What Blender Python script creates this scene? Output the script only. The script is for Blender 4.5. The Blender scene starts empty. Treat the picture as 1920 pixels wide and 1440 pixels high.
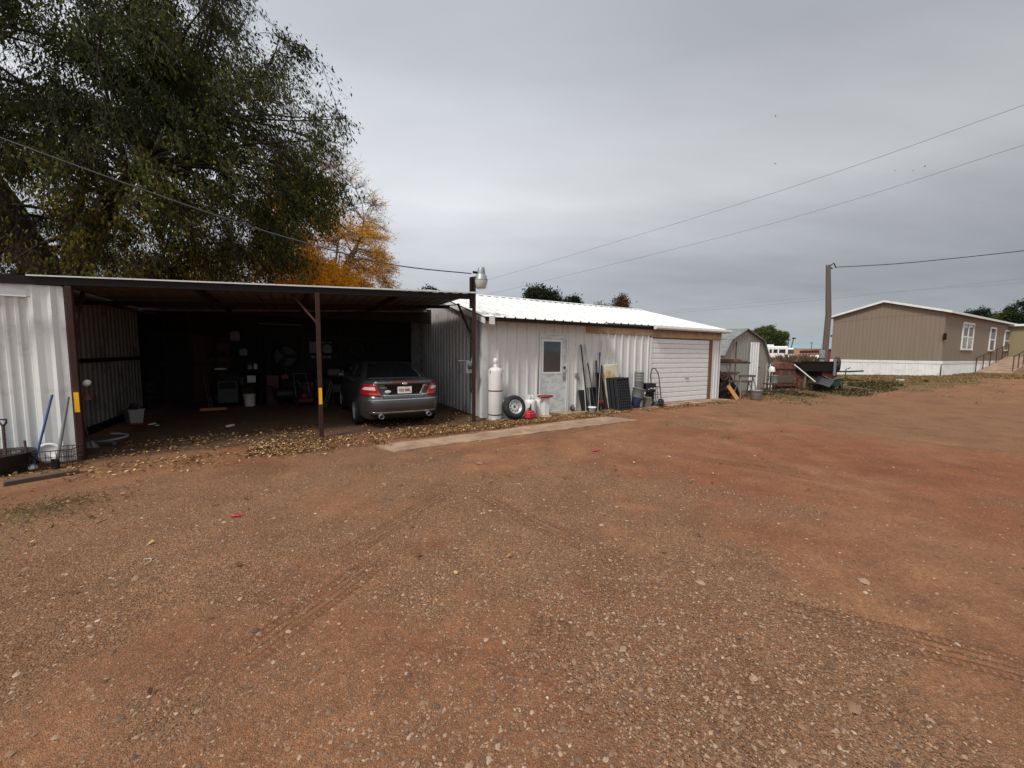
import bpy, math, random
import numpy as np
from mathutils import Vector, Matrix, noise as mnoise
R = math.radians
random.seed(7); rng = np.random.default_rng(7)
scene = bpy.context.scene
# ------------------------------------------------------------------ camera
F = 721.0; H = 1.70; PT = math.atan(59/721.0); RL = 0.010
cd = bpy.data.cameras.new('camera'); cam = bpy.data.objects.new('camera', cd)
scene.collection.objects.link(cam); scene.camera = cam
cd.sensor_width = 36; cd.lens = 36*F/1920; cd.clip_start = .05; cd.clip_end = 5000
cp, sp = math.cos(PT), math.sin(PT)
fw = Vector((0, cp, -sp)); R0 = Vector((1, 0, 0)); U0 = Vector((0, sp, cp))
CR = R0*math.cos(RL)+U0*math.sin(RL); CU = U0*math.cos(RL)-R0*math.sin(RL)
cam.matrix_world = Matrix(((CR.x, CU.x, -fw.x, 0), (CR.y, CU.y, -fw.y, 0), (CR.z, CU.z, -fw.z, H), (0, 0, 0, 1)))
scene.render.resolution_x = 1024; scene.render.resolution_y = 768
# ------------------------------------------------------------------ light
scene.view_settings.view_transform = 'Standard'; scene.view_settings.look = 'None'
scene.view_settings.exposure = 0.12; scene.view_settings.gamma = 1.0
SUN_EL, SUN_AZ = R(50), R(218)          # azimuth clockwise from +Y: behind the camera, to its left
world = bpy.data.worlds.new('World'); scene.world = world; world.use_nodes = True
nt = world.node_tree; nt.nodes.clear()
def N(t, **k):
    n = nt.nodes.new(t)
    for a, b in k.items(): setattr(n, a, b)
    return n
def lk(a, b): nt.links.new(a, b)
def math_n(op, a, b=None, c=None, clamp=False):
    n = N('ShaderNodeMath', operation=op); n.use_clamp = clamp
    for i, v in enumerate((a, b, c)):
        if v is None: continue
        if isinstance(v, (int, float)): n.inputs[i].default_value = v
        else: lk(v, n.inputs[i])
    return n.outputs[0]
def ramp(fac, stops, interp='LINEAR'):
    n = N('ShaderNodeValToRGB'); cr = n.color_ramp; cr.interpolation = interp
    while len(cr.elements) < len(stops): cr.elements.new(.5)
    for e, (p, c) in zip(cr.elements, stops):
        e.position = p; e.color = (*c, 1) if len(c) == 3 else c
    if fac is not None: lk(fac, n.inputs[0])
    return n.outputs[0]
tc = N('ShaderNodeTexCoord'); sx = N('ShaderNodeSeparateXYZ'); lk(tc.outputs['Generated'], sx.inputs[0])
zc = math_n('MAXIMUM', sx.outputs[2], 0.0); den = math_n('ADD', zc, .16)
cv = N('ShaderNodeCombineXYZ'); lk(math_n('DIVIDE', sx.outputs[0], den), cv.inputs[0]); lk(math_n('DIVIDE', sx.outputs[1], den), cv.inputs[1])
def wnoise(vec, sc, det, off=(0, 0, 0), st=(1, 1, 1)):
    mp = N('ShaderNodeMapping'); mp.inputs['Location'].default_value = off; mp.inputs['Scale'].default_value = st; lk(vec, mp.inputs[0])
    n = N('ShaderNodeTexNoise'); n.inputs['Scale'].default_value = sc; n.inputs['Detail'].default_value = det; n.inputs['Roughness'].default_value = .55
    lk(mp.outputs[0], n.inputs['Vector']); return n.outputs[0]
n1 = wnoise(cv.outputs[0], .55, 5, (3.1, 1.7, 0), (1, 1.6, 1)); n2 = wnoise(cv.outputs[0], 1.6, 6, (0, 4, 0), (.6, 1.5, 1))
zz = math_n('ADD', zc, math_n('MULTIPLY', math_n('SUBTRACT', n1, .5), .16))
def srgb(r, g, b):
    f = lambda c: (c/255/12.92) if c/255 <= .04045 else ((c/255+.055)/1.055)**2.4
    return (f(r), f(g), f(b))
SKY = [(0.0, srgb(176, 200, 207)), (.03, srgb(166, 186, 194)), (.07, srgb(174, 180, 184)), (.14, srgb(160, 164, 172)), (.24, srgb(179, 182, 188)), (.34, srgb(200, 203, 207)),
       (.45, srgb(190, 193, 198)), (.56, srgb(171, 174, 181)), (.68, srgb(164, 167, 175)), (1.0, srgb(205, 206, 208))]
base = ramp(zz, SKY)
# broad darker bank low on the right, brighter break ahead
def lobe(d, lo, hi, val):
    v = Vector(d).normalized(); dt = N('ShaderNodeVectorMath', operation='DOT_PRODUCT'); lk(tc.outputs['Generated'], dt.inputs[0]); dt.inputs[1].default_value = v
    m = N('ShaderNodeMapRange', interpolation_type='SMOOTHSTEP'); m.inputs[1].default_value = lo; m.inputs[2].default_value = hi; m.inputs[3].default_value = 0; m.inputs[4].default_value = val
    lk(dt.outputs['Value'], m.inputs[0]); return m.outputs[0]
mul = math_n('SUBTRACT', 1.0, lobe((.72, .70, .20), .55, 1.0, .30))
mul = math_n('ADD', mul, lobe((-.02, 1, .36), .45, 1.0, .24))
mul = math_n('ADD', mul, math_n('MULTIPLY', math_n('SUBTRACT', n2, .5), .36)); mul = math_n('MULTIPLY', mul, 1.06)
sd = Vector((math.sin(SUN_AZ)*math.cos(SUN_EL), math.cos(SUN_AZ)*math.cos(SUN_EL), math.sin(SUN_EL)))
mul = math_n('ADD', mul, lobe(sd, .1, 1.0, 1.2))          # brightness added round the hidden sun, behind the camera, to lift scene light
sc_ = N('ShaderNodeVectorMath', operation='SCALE'); lk(base, sc_.inputs[0]); lk(mul, sc_.inputs['Scale'])
sky = N('ShaderNodeTexSky', sky_type='NISHITA'); sky.sun_disc = False; sky.sun_elevation = SUN_EL; sky.sun_rotation = SUN_AZ
s2 = N('ShaderNodeVectorMath', operation='SCALE'); lk(sky.outputs[0], s2.inputs[0]); s2.inputs['Scale'].default_value = .05
mix = N('ShaderNodeMix', data_type='RGBA'); mix.inputs[0].default_value = .96
lk(s2.outputs[0], mix.inputs[6]); lk(sc_.outputs[0], mix.inputs[7])
bg = N('ShaderNodeBackground'); bg.inputs[1].default_value = 1.0; lk(mix.outputs[2], bg.inputs[0])
wo = N('ShaderNodeOutputWorld'); lk(bg.outputs[0], wo.inputs[0])
sl = bpy.data.lights.new('sun', 'SUN'); sl.energy = 2.6; sl.angle = R(12); sl.color = (1, .95, .88)
so = bpy.data.objects.new('sun', sl); scene.collection.objects.link(so); so.rotation_euler = (-sd).to_track_quat('-Z', 'Y').to_euler()

# ------------------------------------------------------------------ measuring helpers
def ray(px, py): return fw + CR*((px-960)/F) + CU*((720-py)/F)
def D(px, py, y):
    d = ray(px, py); k = y/d.y; return Vector((d.x*k, y, H+d.z*k))
def G0(px, py, z=0.0):
    d = ray(px, py); k = (z-H)/d.z; return Vector((d.x*k, d.y*k, z))
A = G0(905, 785); B = G0(1345, 748); TH = math.atan2(B.y-A.y, B.x-A.x)
u = Vector((math.cos(TH), math.sin(TH), 0)); v = Vector((-u.y, u.x, 0))
def ss(a, b, x):
    t = min(1, max(0, (x-a)/(b-a))); return t*t*(3-2*t)
def st(p): q = Vector((p[0]-A.x, p[1]-A.y, 0)); return q.dot(u), q.dot(v)
def gz(x, y):
    s, t = st((x, y)); r = ss(12.5, 29, s)
    z = .55*r + .015*max(0, min(s, 60)-29) - .04*r*min(10, max(0, t+1.6)) + .02*r*min(20, max(0, -t-6))*.5
    d = math.hypot(x, y)
    if d > 70: z += 7.5*ss(90, 330, d)*(.75+.25*math.sin(x*.012+1.0))*ss(-60, 120, x)
    return z
def L(s, t, z=None):
    p = Vector((A.x, A.y, 0))+u*s+v*t; p.z = gz(p.x, p.y) if z is None else z; return p
def G(px, py):
    z = 0
    for _ in range(30):
        p = G0(px, py, z); z = z*.5+.5*gz(p.x, p.y)
    return p
def W(px, py, t=0.0):
    d = ray(px, py); k = (Vector((A.x, A.y, 0)).dot(v)+t)/(d.x*v.x+d.y*v.y); p = d*k; s, _ = st(p); return s, H+p.z
# ------------------------------------------------------------------ mesh builder
class MB:
    def __init__(s, f=None): s.V = []; s.F = []; s.f = f; s.sm = []
    def add(s, vs, fs, smooth=False):
        n = len(s.V); s.V += [tuple(s.f(*p)) if s.f else tuple(p) for p in vs]; s.F += [tuple(i+n for i in q) for q in fs]; s.sm += [smooth]*len(fs); return s
    def box(s, x0, x1, y0, y1, z0, z1, m=None):
        P = [(x, y, z) for z in (z0, z1) for y in (y0, y1) for x in (x0, x1)]
        if m: P = [tuple(m @ Vector(p)) for p in P]
        return s.add(P, [(0, 2, 3, 1), (4, 5, 7, 6), (0, 1, 5, 4), (2, 6, 7, 3), (0, 4, 6, 2), (1, 3, 7, 5)])
    def bbox(s, x0, x1, y0, y1, z0, z1, b=.01, m=None):      # bevelled box
        X = ((x0, x1), (y0, y1), (z0, z1)); P = []; idx = {}
        for ix in (0, 1):
            for iy in (0, 1):
                for iz in (0, 1):
                    for ax in range(3):
                        c = [X[0][ix], X[1][iy], X[2][iz]]; sg = [1 if i == 0 else -1 for i in (ix, iy, iz)]
                        for k in range(3):
                            if k != ax: c[k] += sg[k]*b
                        idx[(ix, iy, iz, ax)] = len(P); P.append(c)
        Fs = []
        for ax in range(3):
            o = [k for k in range(3) if k != ax]
            for e in (0, 1):
                q = []
                for a, b2 in ((0, 0), (1, 0), (1, 1), (0, 1)):
                    i = [0, 0, 0]; i[ax] = e; i[o[0]] = a; i[o[1]] = b2; q.append(idx[(*i, ax)])
                Fs.append(q)
            for a in (0, 1):
                for b2 in (0, 1):
                    i0 = [0, 0, 0]; i0[o[0]] = a; i0[o[1]] = b2; i1 = list(i0); i1[ax] = 1
                    Fs.append([idx[(*i0, o[0])], idx[(*i1, o[0])], idx[(*i1, o[1])], idx[(*i0, o[1])]])
        for ix in (0, 1):
            for iy in (0, 1):
                for iz in (0, 1): Fs.append([idx[(ix, iy, iz, k)] for k in range(3)])
        if m: P = [tuple(m @ Vector(p)) for p in P]
        return s.add(P, Fs)
    def tube(s, pts, r, n=8, cap=True):
        pts = [Vector(p) for p in pts]; k = len(pts); rr = r if isinstance(r, (list, tuple)) else [r]*k
        V = []; Fs = []; prev = None
        for i, p in enumerate(pts):
            d = (pts[min(i+1, k-1)]-pts[max(i-1, 0)]).normalized()
            a = prev if prev is not None else (Vector((0, 0, 1)) if abs(d.z) < .9 else Vector((1, 0, 0)))
            x = (a-d*a.dot(d))
            x = x.normalized() if x.length > 1e-6 else d.orthogonal().normalized()
            y = d.cross(x); prev = x
            V += [p+(x*math.cos(2*math.pi*j/n)+y*math.sin(2*math.pi*j/n))*rr[i] for j in range(n)]
        for i in range(k-1):
            for j in range(n): Fs.append((i*n+j, i*n+(j+1) % n, (i+1)*n+(j+1) % n, (i+1)*n+j))
        s.add(V, Fs, True)
        if cap and n > 3: s.add(V[:n], [tuple(range(n))[::-1]]); s.add(V[-n:], [tuple(range(n))])
        return s
    def lathe(s, prof, c=(0, 0, 0), n=28, m=None, smooth=True, caps=True):   # prof [(r,z)]
        V = []; Fs = []; k = len(prof)
        for r, z in prof:
            for j in range(n):
                a = 2*math.pi*j/n; p = Vector((r*math.cos(a), r*math.sin(a), z))
                if m: p = m @ p
                V.append(p+Vector(c))
        for i in range(k-1):
            for j in range(n): Fs.append((i*n+j, i*n+(j+1) % n, (i+1)*n+(j+1) % n, (i+1)*n+j))
        s.add(V, Fs, smooth)
        if prof[0] == prof[-1]: caps = False
        for i, rev in ((0, True), (k-1, False)) if caps else ():
            if prof[i][0] > 1e-4:
                q = V[i*n:(i+1)*n]; s.add(q, [tuple(range(n))[::-1] if rev else tuple(range(n))])
        return s
    def prism(s, poly, y0, y1, ax='y'):       # poly in (x,z), extruded along y
        n = len(poly); fn = (lambda p, y: (p[0], y, p[1])) if ax == 'y' else ((lambda p, y: (y, p[0], p[1])) if ax == 'x' else (lambda p, y: (p[0], p[1], y)))
        V = [fn(p, y0) for p in poly]+[fn(p, y1) for p in poly]
        return s.add(V, [tuple(range(n)), tuple(range(2*n-1, n-1, -1))]+[(i, i+n, (i+1) % n+n, (i+1) % n) for i in range(n)])
    def corr(s, x0, x1, b, t, f, pitch=.3, h=.028, minor=True, th=.004, ph=0.0, nw=1):
        fb = b if callable(b) else (lambda x: b); ft = t if callable(t) else (lambda x: t)
        xs = [(x0, 0)]; k = math.floor((x0-ph)/pitch)
        while ph+k*pitch < x1:
            c = ph+k*pitch
            L_ = [(-.035, 0), (-.015, h), (.015, h), (.035, 0)]
            if minor: L_ += [(pitch*.35-.012, 0), (pitch*.35, .005), (pitch*.35+.012, 0), (pitch*.65-.012, 0), (pitch*.65, .005), (pitch*.65+.012, 0)]
            xs += [(c+a, o) for a, o in L_ if x0 < c+a < x1]; k += 1
        xs.append((x1, 0)); xs.sort(); V = []; Fs = []; m = nw+1
        for x, o in xs:
            for j in range(m):
                w = fb(x)+(ft(x)-fb(x))*j/nw; V.append(f(x, o, w)); 
        n = len(V)
        for x, o in xs:
            for j in range(m):
                w = fb(x)+(ft(x)-fb(x))*j/nw; V.append(f(x, o-th, w))
        for i in range(len(xs)-1):
            for j in range(nw):
                a = i*m+j; Fs.append((a, a+m, a+m+1, a+1)); Fs.append((n+a, n+a+1, n+a+m+1, n+a+m))
            Fs.append((i*m, n+i*m, n+i*m+m, i*m+m)); e = i*m+nw; Fs.append((e, e+m, n+e+m, n+e))
        return s.add(V, Fs)
    def build(s, name, mat, parent=None, sub=0):
        me = bpy.data.meshes.new(name); me.from_pydata([tuple(p) for p in s.V], [], s.F); me.update()
        me.polygons.foreach_set('use_smooth', s.sm)
        import bmesh
        bm = bmesh.new(); bm.from_mesh(me); bmesh.ops.recalc_face_normals(bm, faces=bm.faces); bm.to_mesh(me); bm.free()
        o = bpy.data.objects.new(name, me); scene.collection.objects.link(o)
        if mat: me.materials.append(mat)
        if parent: o.parent = parent
        return o
def tag(o, label=None, cat=None, group=None, kind=None):
    if label: o['label'] = label
    if cat: o['category'] = cat
    if group: o['group'] = group
    if kind: o['kind'] = kind
    return o
def thing(name, label, cat, loc, rz=None, group=None):
    o = bpy.data.objects.new(name, None); scene.collection.objects.link(o); o.empty_display_size = .1
    o.location = loc; o.rotation_euler = (0, 0, TH if rz is None else rz); return tag(o, label, cat, group)
def clone(o, loc=None, rz=None, label=None, parent=None):
    c = o.copy(); scene.collection.objects.link(c)
    if parent: c.parent = parent
    if loc is not None: c.location = loc
    if rz is not None: c.rotation_euler = (0, 0, rz)
    if label: c['label'] = label
    for ch in [k for k in scene.collection.objects if k.parent == o]: clone(ch, parent=c)
    return c
def rotm(ax, deg, piv=(0, 0, 0)):
    return Matrix.Translation(piv) @ Matrix.Rotation(R(deg), 4, ax) @ Matrix.Translation(-Vector(piv))
# ------------------------------------------------------------------ materials
def material(name):
    global nt
    m = bpy.data.materials.new(name); m.use_nodes = True; nt = m.node_tree; nt.nodes.clear()
    b = N('ShaderNodeBsdfPrincipled'); o = N('ShaderNodeOutputMaterial'); lk(b.outputs[0], o.inputs[0]); return m, b
def noise_n(sc, det=4, stretch=(1, 1, 1), coord='Object', rough=.55, loc=(0, 0, 0)):
    t = N('ShaderNodeTexCoord'); mp = N('ShaderNodeMapping'); mp.inputs['Scale'].default_value = stretch; mp.inputs['Location'].default_value = loc
    lk(t.outputs[coord], mp.inputs[0]); n = N('ShaderNodeTexNoise'); n.inputs['Scale'].default_value = sc; n.inputs['Detail'].default_value = det; n.inputs['Roughness'].default_value = rough
    lk(mp.outputs[0], n.inputs['Vector']); return n.outputs[0]
def mixc(f, a, b):
    m = N('ShaderNodeMix', data_type='RGBA')
    if isinstance(f, float): m.inputs[0].default_value = f
    else: lk(f, m.inputs[0])
    for i, c in ((6, a), (7, b)):
        if isinstance(c, tuple): m.inputs[i].default_value = (*c[:3], 1)
        else: lk(c, m.inputs[i])
    return m.outputs[2]
def maprange(x, a, b, c=0., d=1.):
    m = N('ShaderNodeMapRange'); lk(x, m.inputs[0])
    for i, q in enumerate((a, b, c, d)): m.inputs[i+1].default_value = q
    return m.outputs[0]
def M(name, col, rough=.6, metal=0., var=.14, vs=3., stretch=(1, 1, 1), bump=.0, bs=40., dirt=None, da=(.55, .7), ds=2.5, dst=(1, 1, 1), spec=.4, coat=0.):
    m, b = material(name)
    f = noise_n(vs, 5, stretch)
    c = mixc(f, tuple(x*(1-var*1.6) for x in col), tuple(min(1, x*(1+var*1.6)) for x in col))
    if dirt:
        f2 = maprange(noise_n(ds, 7, dst, rough=.65, loc=(5, 3, 1)), da[0], da[1]); c = mixc(f2, c, dirt)
    lk(c, b.inputs['Base Color']); b.inputs['Metallic'].default_value = metal; b.inputs['Specular IOR Level'].default_value = spec
    if coat: b.inputs['Coat Weight'].default_value = coat; b.inputs['Coat Roughness'].default_value = .06
    rr = maprange(noise_n(vs*3, 3), .3, .7, max(0, rough-.08), min(1, rough+.1)); lk(rr, b.inputs['Roughness'])
    if bump:
        bn = N('ShaderNodeBump'); bn.inputs['Strength'].default_value = bump; bn.inputs['Distance'].default_value = .01; lk(noise_n(bs, 4), bn.inputs['Height']); lk(bn.outputs[0], b.inputs['Normal'])
    return m
MT = {}
MT['whitemetal'] = M('weathered_white_sheet', (.57, .565, .54), .5, var=.07, vs=1.2, stretch=(1, 1, .5), dirt=(.42, .37, .31), da=(.60, .84), ds=3.5, dst=(2, 2, .5), bump=.08, bs=6)
MT['whitemetal2'] = M('clean_white_sheet', (.62, .63, .61), .45, var=.05, vs=1.0, bump=.06, bs=5, dirt=(.34, .32, .28), da=(.55, .85), ds=4)
MT['roofwhite'] = M('white_roof_sheet', (.66, .66, .635), .5, var=.10, vs=2, dirt=(.40, .36, .31), da=(.55, .8), ds=4, dst=(3, .6, 1))
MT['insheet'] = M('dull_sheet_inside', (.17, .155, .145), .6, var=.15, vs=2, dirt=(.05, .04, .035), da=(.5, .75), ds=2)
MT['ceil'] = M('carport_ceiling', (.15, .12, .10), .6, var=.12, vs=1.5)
MT['brown'] = M('brown_steel', (.042, .018, .014), .6, spec=.2, var=.2, vs=6, dirt=(.08, .035, .022), da=(.55, .75), ds=9, bump=.15, bs=60)
MT['darksteel'] = M('dark_steel', (.012, .009, .008), .6, spec=.15, var=.2, vs=5)
MT['stud'] = M('dark_stud', (.030, .022, .017), .85, var=.3, vs=4)
MT['alloy'] = M('silver_alloy', (.55, .55, .54), .35, metal=.3, var=.05)
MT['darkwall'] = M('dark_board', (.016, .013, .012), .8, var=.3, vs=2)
MT['black'] = M('black_plastic', (.010, .010, .011), .5, var=.25, vs=6, bump=.1, bs=30)
MT['rubber'] = M('tyre_rubber', (.018, .018, .018), .75, var=.25, vs=14, bump=.2, bs=50)
MT['yellow'] = M('yellow_reflective_tape', (.85, .42, .01), .35, var=.05)
MT['white'] = M('white_paint', (.64, .635, .61), .5, var=.08, vs=5, dirt=(.35, .28, .22), da=(.60, .78), ds=7)
MT['tank'] = M('chipped_white_tank', (.62, .60, .57), .5, var=.10, vs=4, dirt=(.22, .12, .08), da=(.62, .70), ds=9, dst=(1, 1, .35), bump=.1)
MT['grey'] = M('grey_plastic', (.16, .165, .17), .55, var=.15, vs=5)
MT['greypail'] = M('grey_green_pail', (.20, .205, .19), .6, var=.15, vs=6)
MT['galv'] = M('galvanised', (.30, .31, .31), .45, metal=.5, var=.15, vs=8)
MT['chrome'] = M('chrome', (.62, .62, .62), .18, metal=1., var=.05)
MT['steelrim'] = M('steel_rim', (.55, .54, .52), .4, metal=.6, var=.15, vs=10, dirt=(.15, .1, .08), da=(.6, .8), ds=14)
MT['blue'] = M('blue_plastic', (.03, .065, .20), .5, var=.15, vs=6)
MT['navy'] = M('navy_plastic', (.012, .024, .065), .55, var=.2, vs=6)
MT['shedside'] = M('shaded_side_sheet', (.36, .35, .335), .5, var=.10, vs=1.2, dirt=(.16, .14, .12), da=(.5, .8), ds=1.6, bump=.08, bs=6)  # white side sheet with the shade under the carport put into its colour
MT['red'] = M('red_plastic', (.50, .03, .05), .4, var=.12, vs=8, spec=.5)
MT['redpaint'] = M('red_enamel', (.20, .018, .016), .45, var=.2, vs=5)
MT['rust'] = M('rusty_iron', (.085, .030, .021), .85, var=.35, vs=4, dirt=(.22, .11, .07), da=(.5, .68), ds=7, bump=.4, bs=35)
MT['rustdk'] = M('dark_rust', (.06, .028, .02), .85, var=.35, vs=6, bump=.3, bs=40)
MT['wood'] = M('weathered_wood', (.17, .13, .10), .85, var=.3, vs=3, stretch=(1, 1, 12), bump=.3, bs=30)
MT['woodh'] = M('old_lumber', (.085, .06, .047), .85, var=.35, vs=4, stretch=(1, 8, 8), bump=.3, bs=30)
MT['ply'] = M('bare_plywood', (.33, .22, .13), .8, var=.25, vs=3, stretch=(6, 1, .8), dirt=(.14, .08, .045), da=(.5, .75), ds=5)
MT['jamb'] = M('brown_jamb', (.15, .075, .04), .75, var=.3, vs=4, stretch=(4, 4, .5))
MT['orangewood'] = M('orange_plank', (.42, .19, .055), .7, var=.25, vs=4, stretch=(6, 6, .8))
MT['foam'] = M('stained_foam', (.50, .46, .36), .85, var=.12, vs=4, dirt=(.36, .25, .11), da=(.48, .62), ds=3.4, bump=.2, bs=25)
MT['conc'] = M('old_concrete', (.34, .235, .155), .9, var=.2, vs=2.5, dirt=(.235, .145, .095), da=(.42, .58), ds=2.6, bump=.3, bs=60)
MT['tan'] = M('tan_siding', (.20, .152, .112), .75, var=.08, vs=1.5, stretch=(4, 4, .3))
MT['tan2'] = M('tan_siding_entry', (.24, .19, .11), .75, var=.08, vs=1.5, stretch=(4, 4, .3))
MT['shingle'] = M('shingle', (.20, .205, .195), .85, var=.25, vs=8, bump=.3, bs=30)
MT['barnwood'] = M('grey_barn_boards', (.27, .235, .205), .85, var=.34, vs=2.2, stretch=(7, 7, .5), dirt=(.13, .095, .075), da=(.52, .7), ds=2.5, dst=(8, 8, .5), bump=.2)
MT['doorgrey'] = M('grey_green_door', (.235, .235, .205), .75, var=.15, vs=2, stretch=(6, 6, .5))
MT['pole'] = M('pole_wood', (.105, .082, .066), .85, var=.28, vs=2, stretch=(9, 9, .6), bump=.3)
MT['wire'] = M('black_wire', (.03, .03, .035), .6)
MT['wirefar'] = M('grey_wire', (.16, .16, .175), .6)
MT['carpaint'] = M('grey_car_paint', (.075, .073, .072), .32, metal=.55, var=.04, coat=.5)
MT['glass'] = M('dark_glass', (.012, .013, .015), .06, var=.05, spec=.6)
MT['winglass'] = M('window_glass', (.05, .052, .055), .08, var=.2, spec=.6)
MT['tail'] = M('tail_lamp_red', (.40, .008, .009), .12, var=.08, vs=12, spec=.6, coat=.6)
MT['clear'] = M('clear_lens', (.75, .62, .60), .12, var=.05, coat=.6)
MT['plate'] = M('plate_cream', (.72, .64, .60), .45, var=.03)
MT['platetext'] = M('plate_dark_red', (.20, .03, .03), .5, var=.02)
MT['paper'] = M('paper_white', (.6, .6, .58), .8, var=.05)
MT['card'] = M('cardboard', (.19, .155, .125), .85, var=.12, vs=5)
MT['doorpaint'] = M('scuffed_door_paint', (.54, .55, .52), .55, var=.12, vs=4, dirt=(.36, .42, .44), da=(.45, .6), ds=4, dst=(1, 1, 2))
MT['dgreen'] = M('dark_green_metal', (.012, .035, .024), .5, var=.25, vs=6)
MT['maroon'] = M('maroon_panel', (.075, .014, .015), .6, var=.25, vs=4)
MT['lampglass'] = M('frosted_lamp_bowl', (.42, .42, .38), .35, var=.08)
MT['mesh'] = M('plastic_grid', (.026, .028, .033), .6, var=.2)
MT['redcan'] = MT['red']
MT['cream'] = M('cream_bin', (.33, .32, .27), .6, var=.08)
MT['rv'] = M('rv_white', (.75, .75, .72), .4, var=.04)
MT['barnred'] = M('barn_red', (.16, .03, .028), .8, var=.15)
MT['bark'] = M('bark', (.040, .029, .022), .9, var=.35, vs=5, stretch=(3, 3, .8), bump=.5, bs=20)
MT['palebark'] = M('pale_bark', (.19, .16, .14), .9, var=.25, vs=5)
def leafmat(name, stops, trans=.25):
    m, b = material(name); at = N('ShaderNodeAttribute', attribute_name='rnd')
    c = ramp(at.outputs['Fac'], stops); lk(c, b.inputs['Base Color']); b.inputs['Roughness'].default_value = .7; b.inputs['Specular IOR Level'].default_value = .1
    if trans:
        tr = N('ShaderNodeBsdfTranslucent'); lk(c, tr.inputs[0]); mx = N('ShaderNodeMixShader'); mx.inputs[0].default_value = trans
        o = [n for n in nt.nodes if n.type == 'OUTPUT_MATERIAL'][0]
        lk(b.outputs[0], mx.inputs[1]); lk(tr.outputs[0], mx.inputs[2]); lk(mx.outputs[0], o.inputs[0])
    return m
# ------------------------------------------------------------------ ground
def fbm(x, y, s, o=0):
    return mnoise.fractal(Vector((x*s+o, y*s-o, o*.37)), 1.0, 2.0, 4)
def nmesh(name, V, Fq, mat, attrs=None, smooth=False, parent=None):      # numpy verts + quad/tri array
    me = bpy.data.meshes.new(name); V = np.asarray(V, np.float32); Fq = np.asarray(Fq, np.int32); k = Fq.shape[1]
    me.vertices.add(len(V)); me.vertices.foreach_set('co', V.ravel()); me.loops.add(Fq.size); me.loops.foreach_set('vertex_index', Fq.ravel())
    me.polygons.add(len(Fq)); me.polygons.foreach_set('loop_start', np.arange(len(Fq), dtype=np.int32)*k); me.polygons.foreach_set('loop_total', np.full(len(Fq), k, np.int32))
    me.update(calc_edges=True)
    if smooth: me.polygons.foreach_set('use_smooth', np.ones(len(Fq), bool))
    for a, val in (attrs or {}).items():
        at = me.attributes.new(a, 'FLOAT', 'POINT'); at.data.foreach_set('value', np.asarray(val, np.float32))
    me.materials.append(mat); me.validate()
    o = bpy.data.objects.new(name, me); scene.collection.objects.link(o)
    if parent: o.parent = parent
    return o
def gravelmask(x, y):
    m = fbm(x, y, .42, 3.7)*.8+fbm(x, y, 1.9, 9.1)*.35
    for cx, cy, r, a in ((-.6, 3.6, 1.7, .35), (.6, 2.2, 1.2, .55), (1.6, 2.0, 1.2, .35), (14, 12, 5, .7), (-.9, 4.6, 1.2, .35), (2.6, 3.2, 1.5, .25), (-4.2, 2.8, 1.8, .5), (12, 9, 6, .45), (6.2, 5.6, 2.6, -.7), (9.5, 4.6, 3.0, -.5), (1.2, 3.6, .9, -.4)):
        m += a*math.exp(-((x-cx)**2+(y-cy)**2)/(r*r))
    return ss(-.30, .70, m)
def redmask(x, y):
    m = fbm(x, y, .35, 21)*.5+fbm(x*.6+y*.3, y, 1.1, 5)*.35
    for cx, cy, r, a in ((5.4, 6.4, 1.9, .6), (7.8, 5.6, 2.4, .55), (9.0, 3.6, 2.2, .35), (3.4, 5.0, 1.0, .3), (-1.6, 3.0, .8, .2), (4.6, 8.8, 2.5, .35)):
        m += a*math.exp(-((x-cx)**2+(y-cy)**2)/(r*r))
    return ss(.05, .75, m)
def grassmask(x, y):
    s, t = st((x, y)); m = 0
    n = fbm(x, y, .5, 13)
    m = max(m, ss(9.8, 13, s+n*1.2)*ss(-3.0, -1.2, t+n*.9-.06*max(0, s-12)))
    m = max(m, ss(16, 22, s)*ss(-5.0, -2.5, t+n*1.6))
    m = max(m, ss(.9, 0, math.hypot((x+5.0)/1.2, y-3.95)+n*.4)*.8)
    return m
NX = 380; uu = np.linspace(-1, 1, NX); gx = np.sinh(uu*7.6)/math.sinh(7.6)*700
NY = 420; wv = np.linspace(-.62, 1, NY); gy = 3.2+np.sinh(wv*7.4)/math.sinh(7.4)*900
V = np.zeros((NY, NX, 3)); ga = np.zeros((NY, NX)); re = np.zeros((NY, NX)); gr = np.zeros((NY, NX)); sh = np.zeros((NY, NX))
for j in range(NY):
    for i in range(NX):
        x, y = gx[i], gy[j]; d = math.hypot(x, y-2); z = gz(x, y)
        if d < 60:
            g = ga[j, i] = gravelmask(x, y); re[j, i] = redmask(x, y); gr[j, i] = grassmask(x, y); s, t = st((x, y))
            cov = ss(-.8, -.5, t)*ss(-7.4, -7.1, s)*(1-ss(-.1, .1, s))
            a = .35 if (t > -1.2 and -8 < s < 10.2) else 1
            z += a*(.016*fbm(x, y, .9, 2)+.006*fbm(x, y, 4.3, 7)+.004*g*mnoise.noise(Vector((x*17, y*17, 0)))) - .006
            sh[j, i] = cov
        else: gr[j, i] = .35+.3*fbm(x, y, .03, 4)
        V[j, i] = (x, y, z)
idx = np.arange(NX*NY).reshape(NY, NX); Fq = np.stack([idx[:-1, :-1], idx[:-1, 1:], idx[1:, 1:], idx[1:, :-1]], -1).reshape(-1, 4)
m, b = material('red_dirt')
def attr(n): a = N('ShaderNodeAttribute', attribute_name=n); return a.outputs['Fac']
nf = noise_n(60, 6, rough=.7); nm = noise_n(2.2, 6, rough=.6); nl = noise_n(.5, 3)
dirt = mixc(maprange(nm, .3, .7), (.195, .078, .035), (.43, .196, .091))
dirt = mixc(maprange(nl, .35, .65, 0, .5), dirt, (.33, .162, .082))
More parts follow.
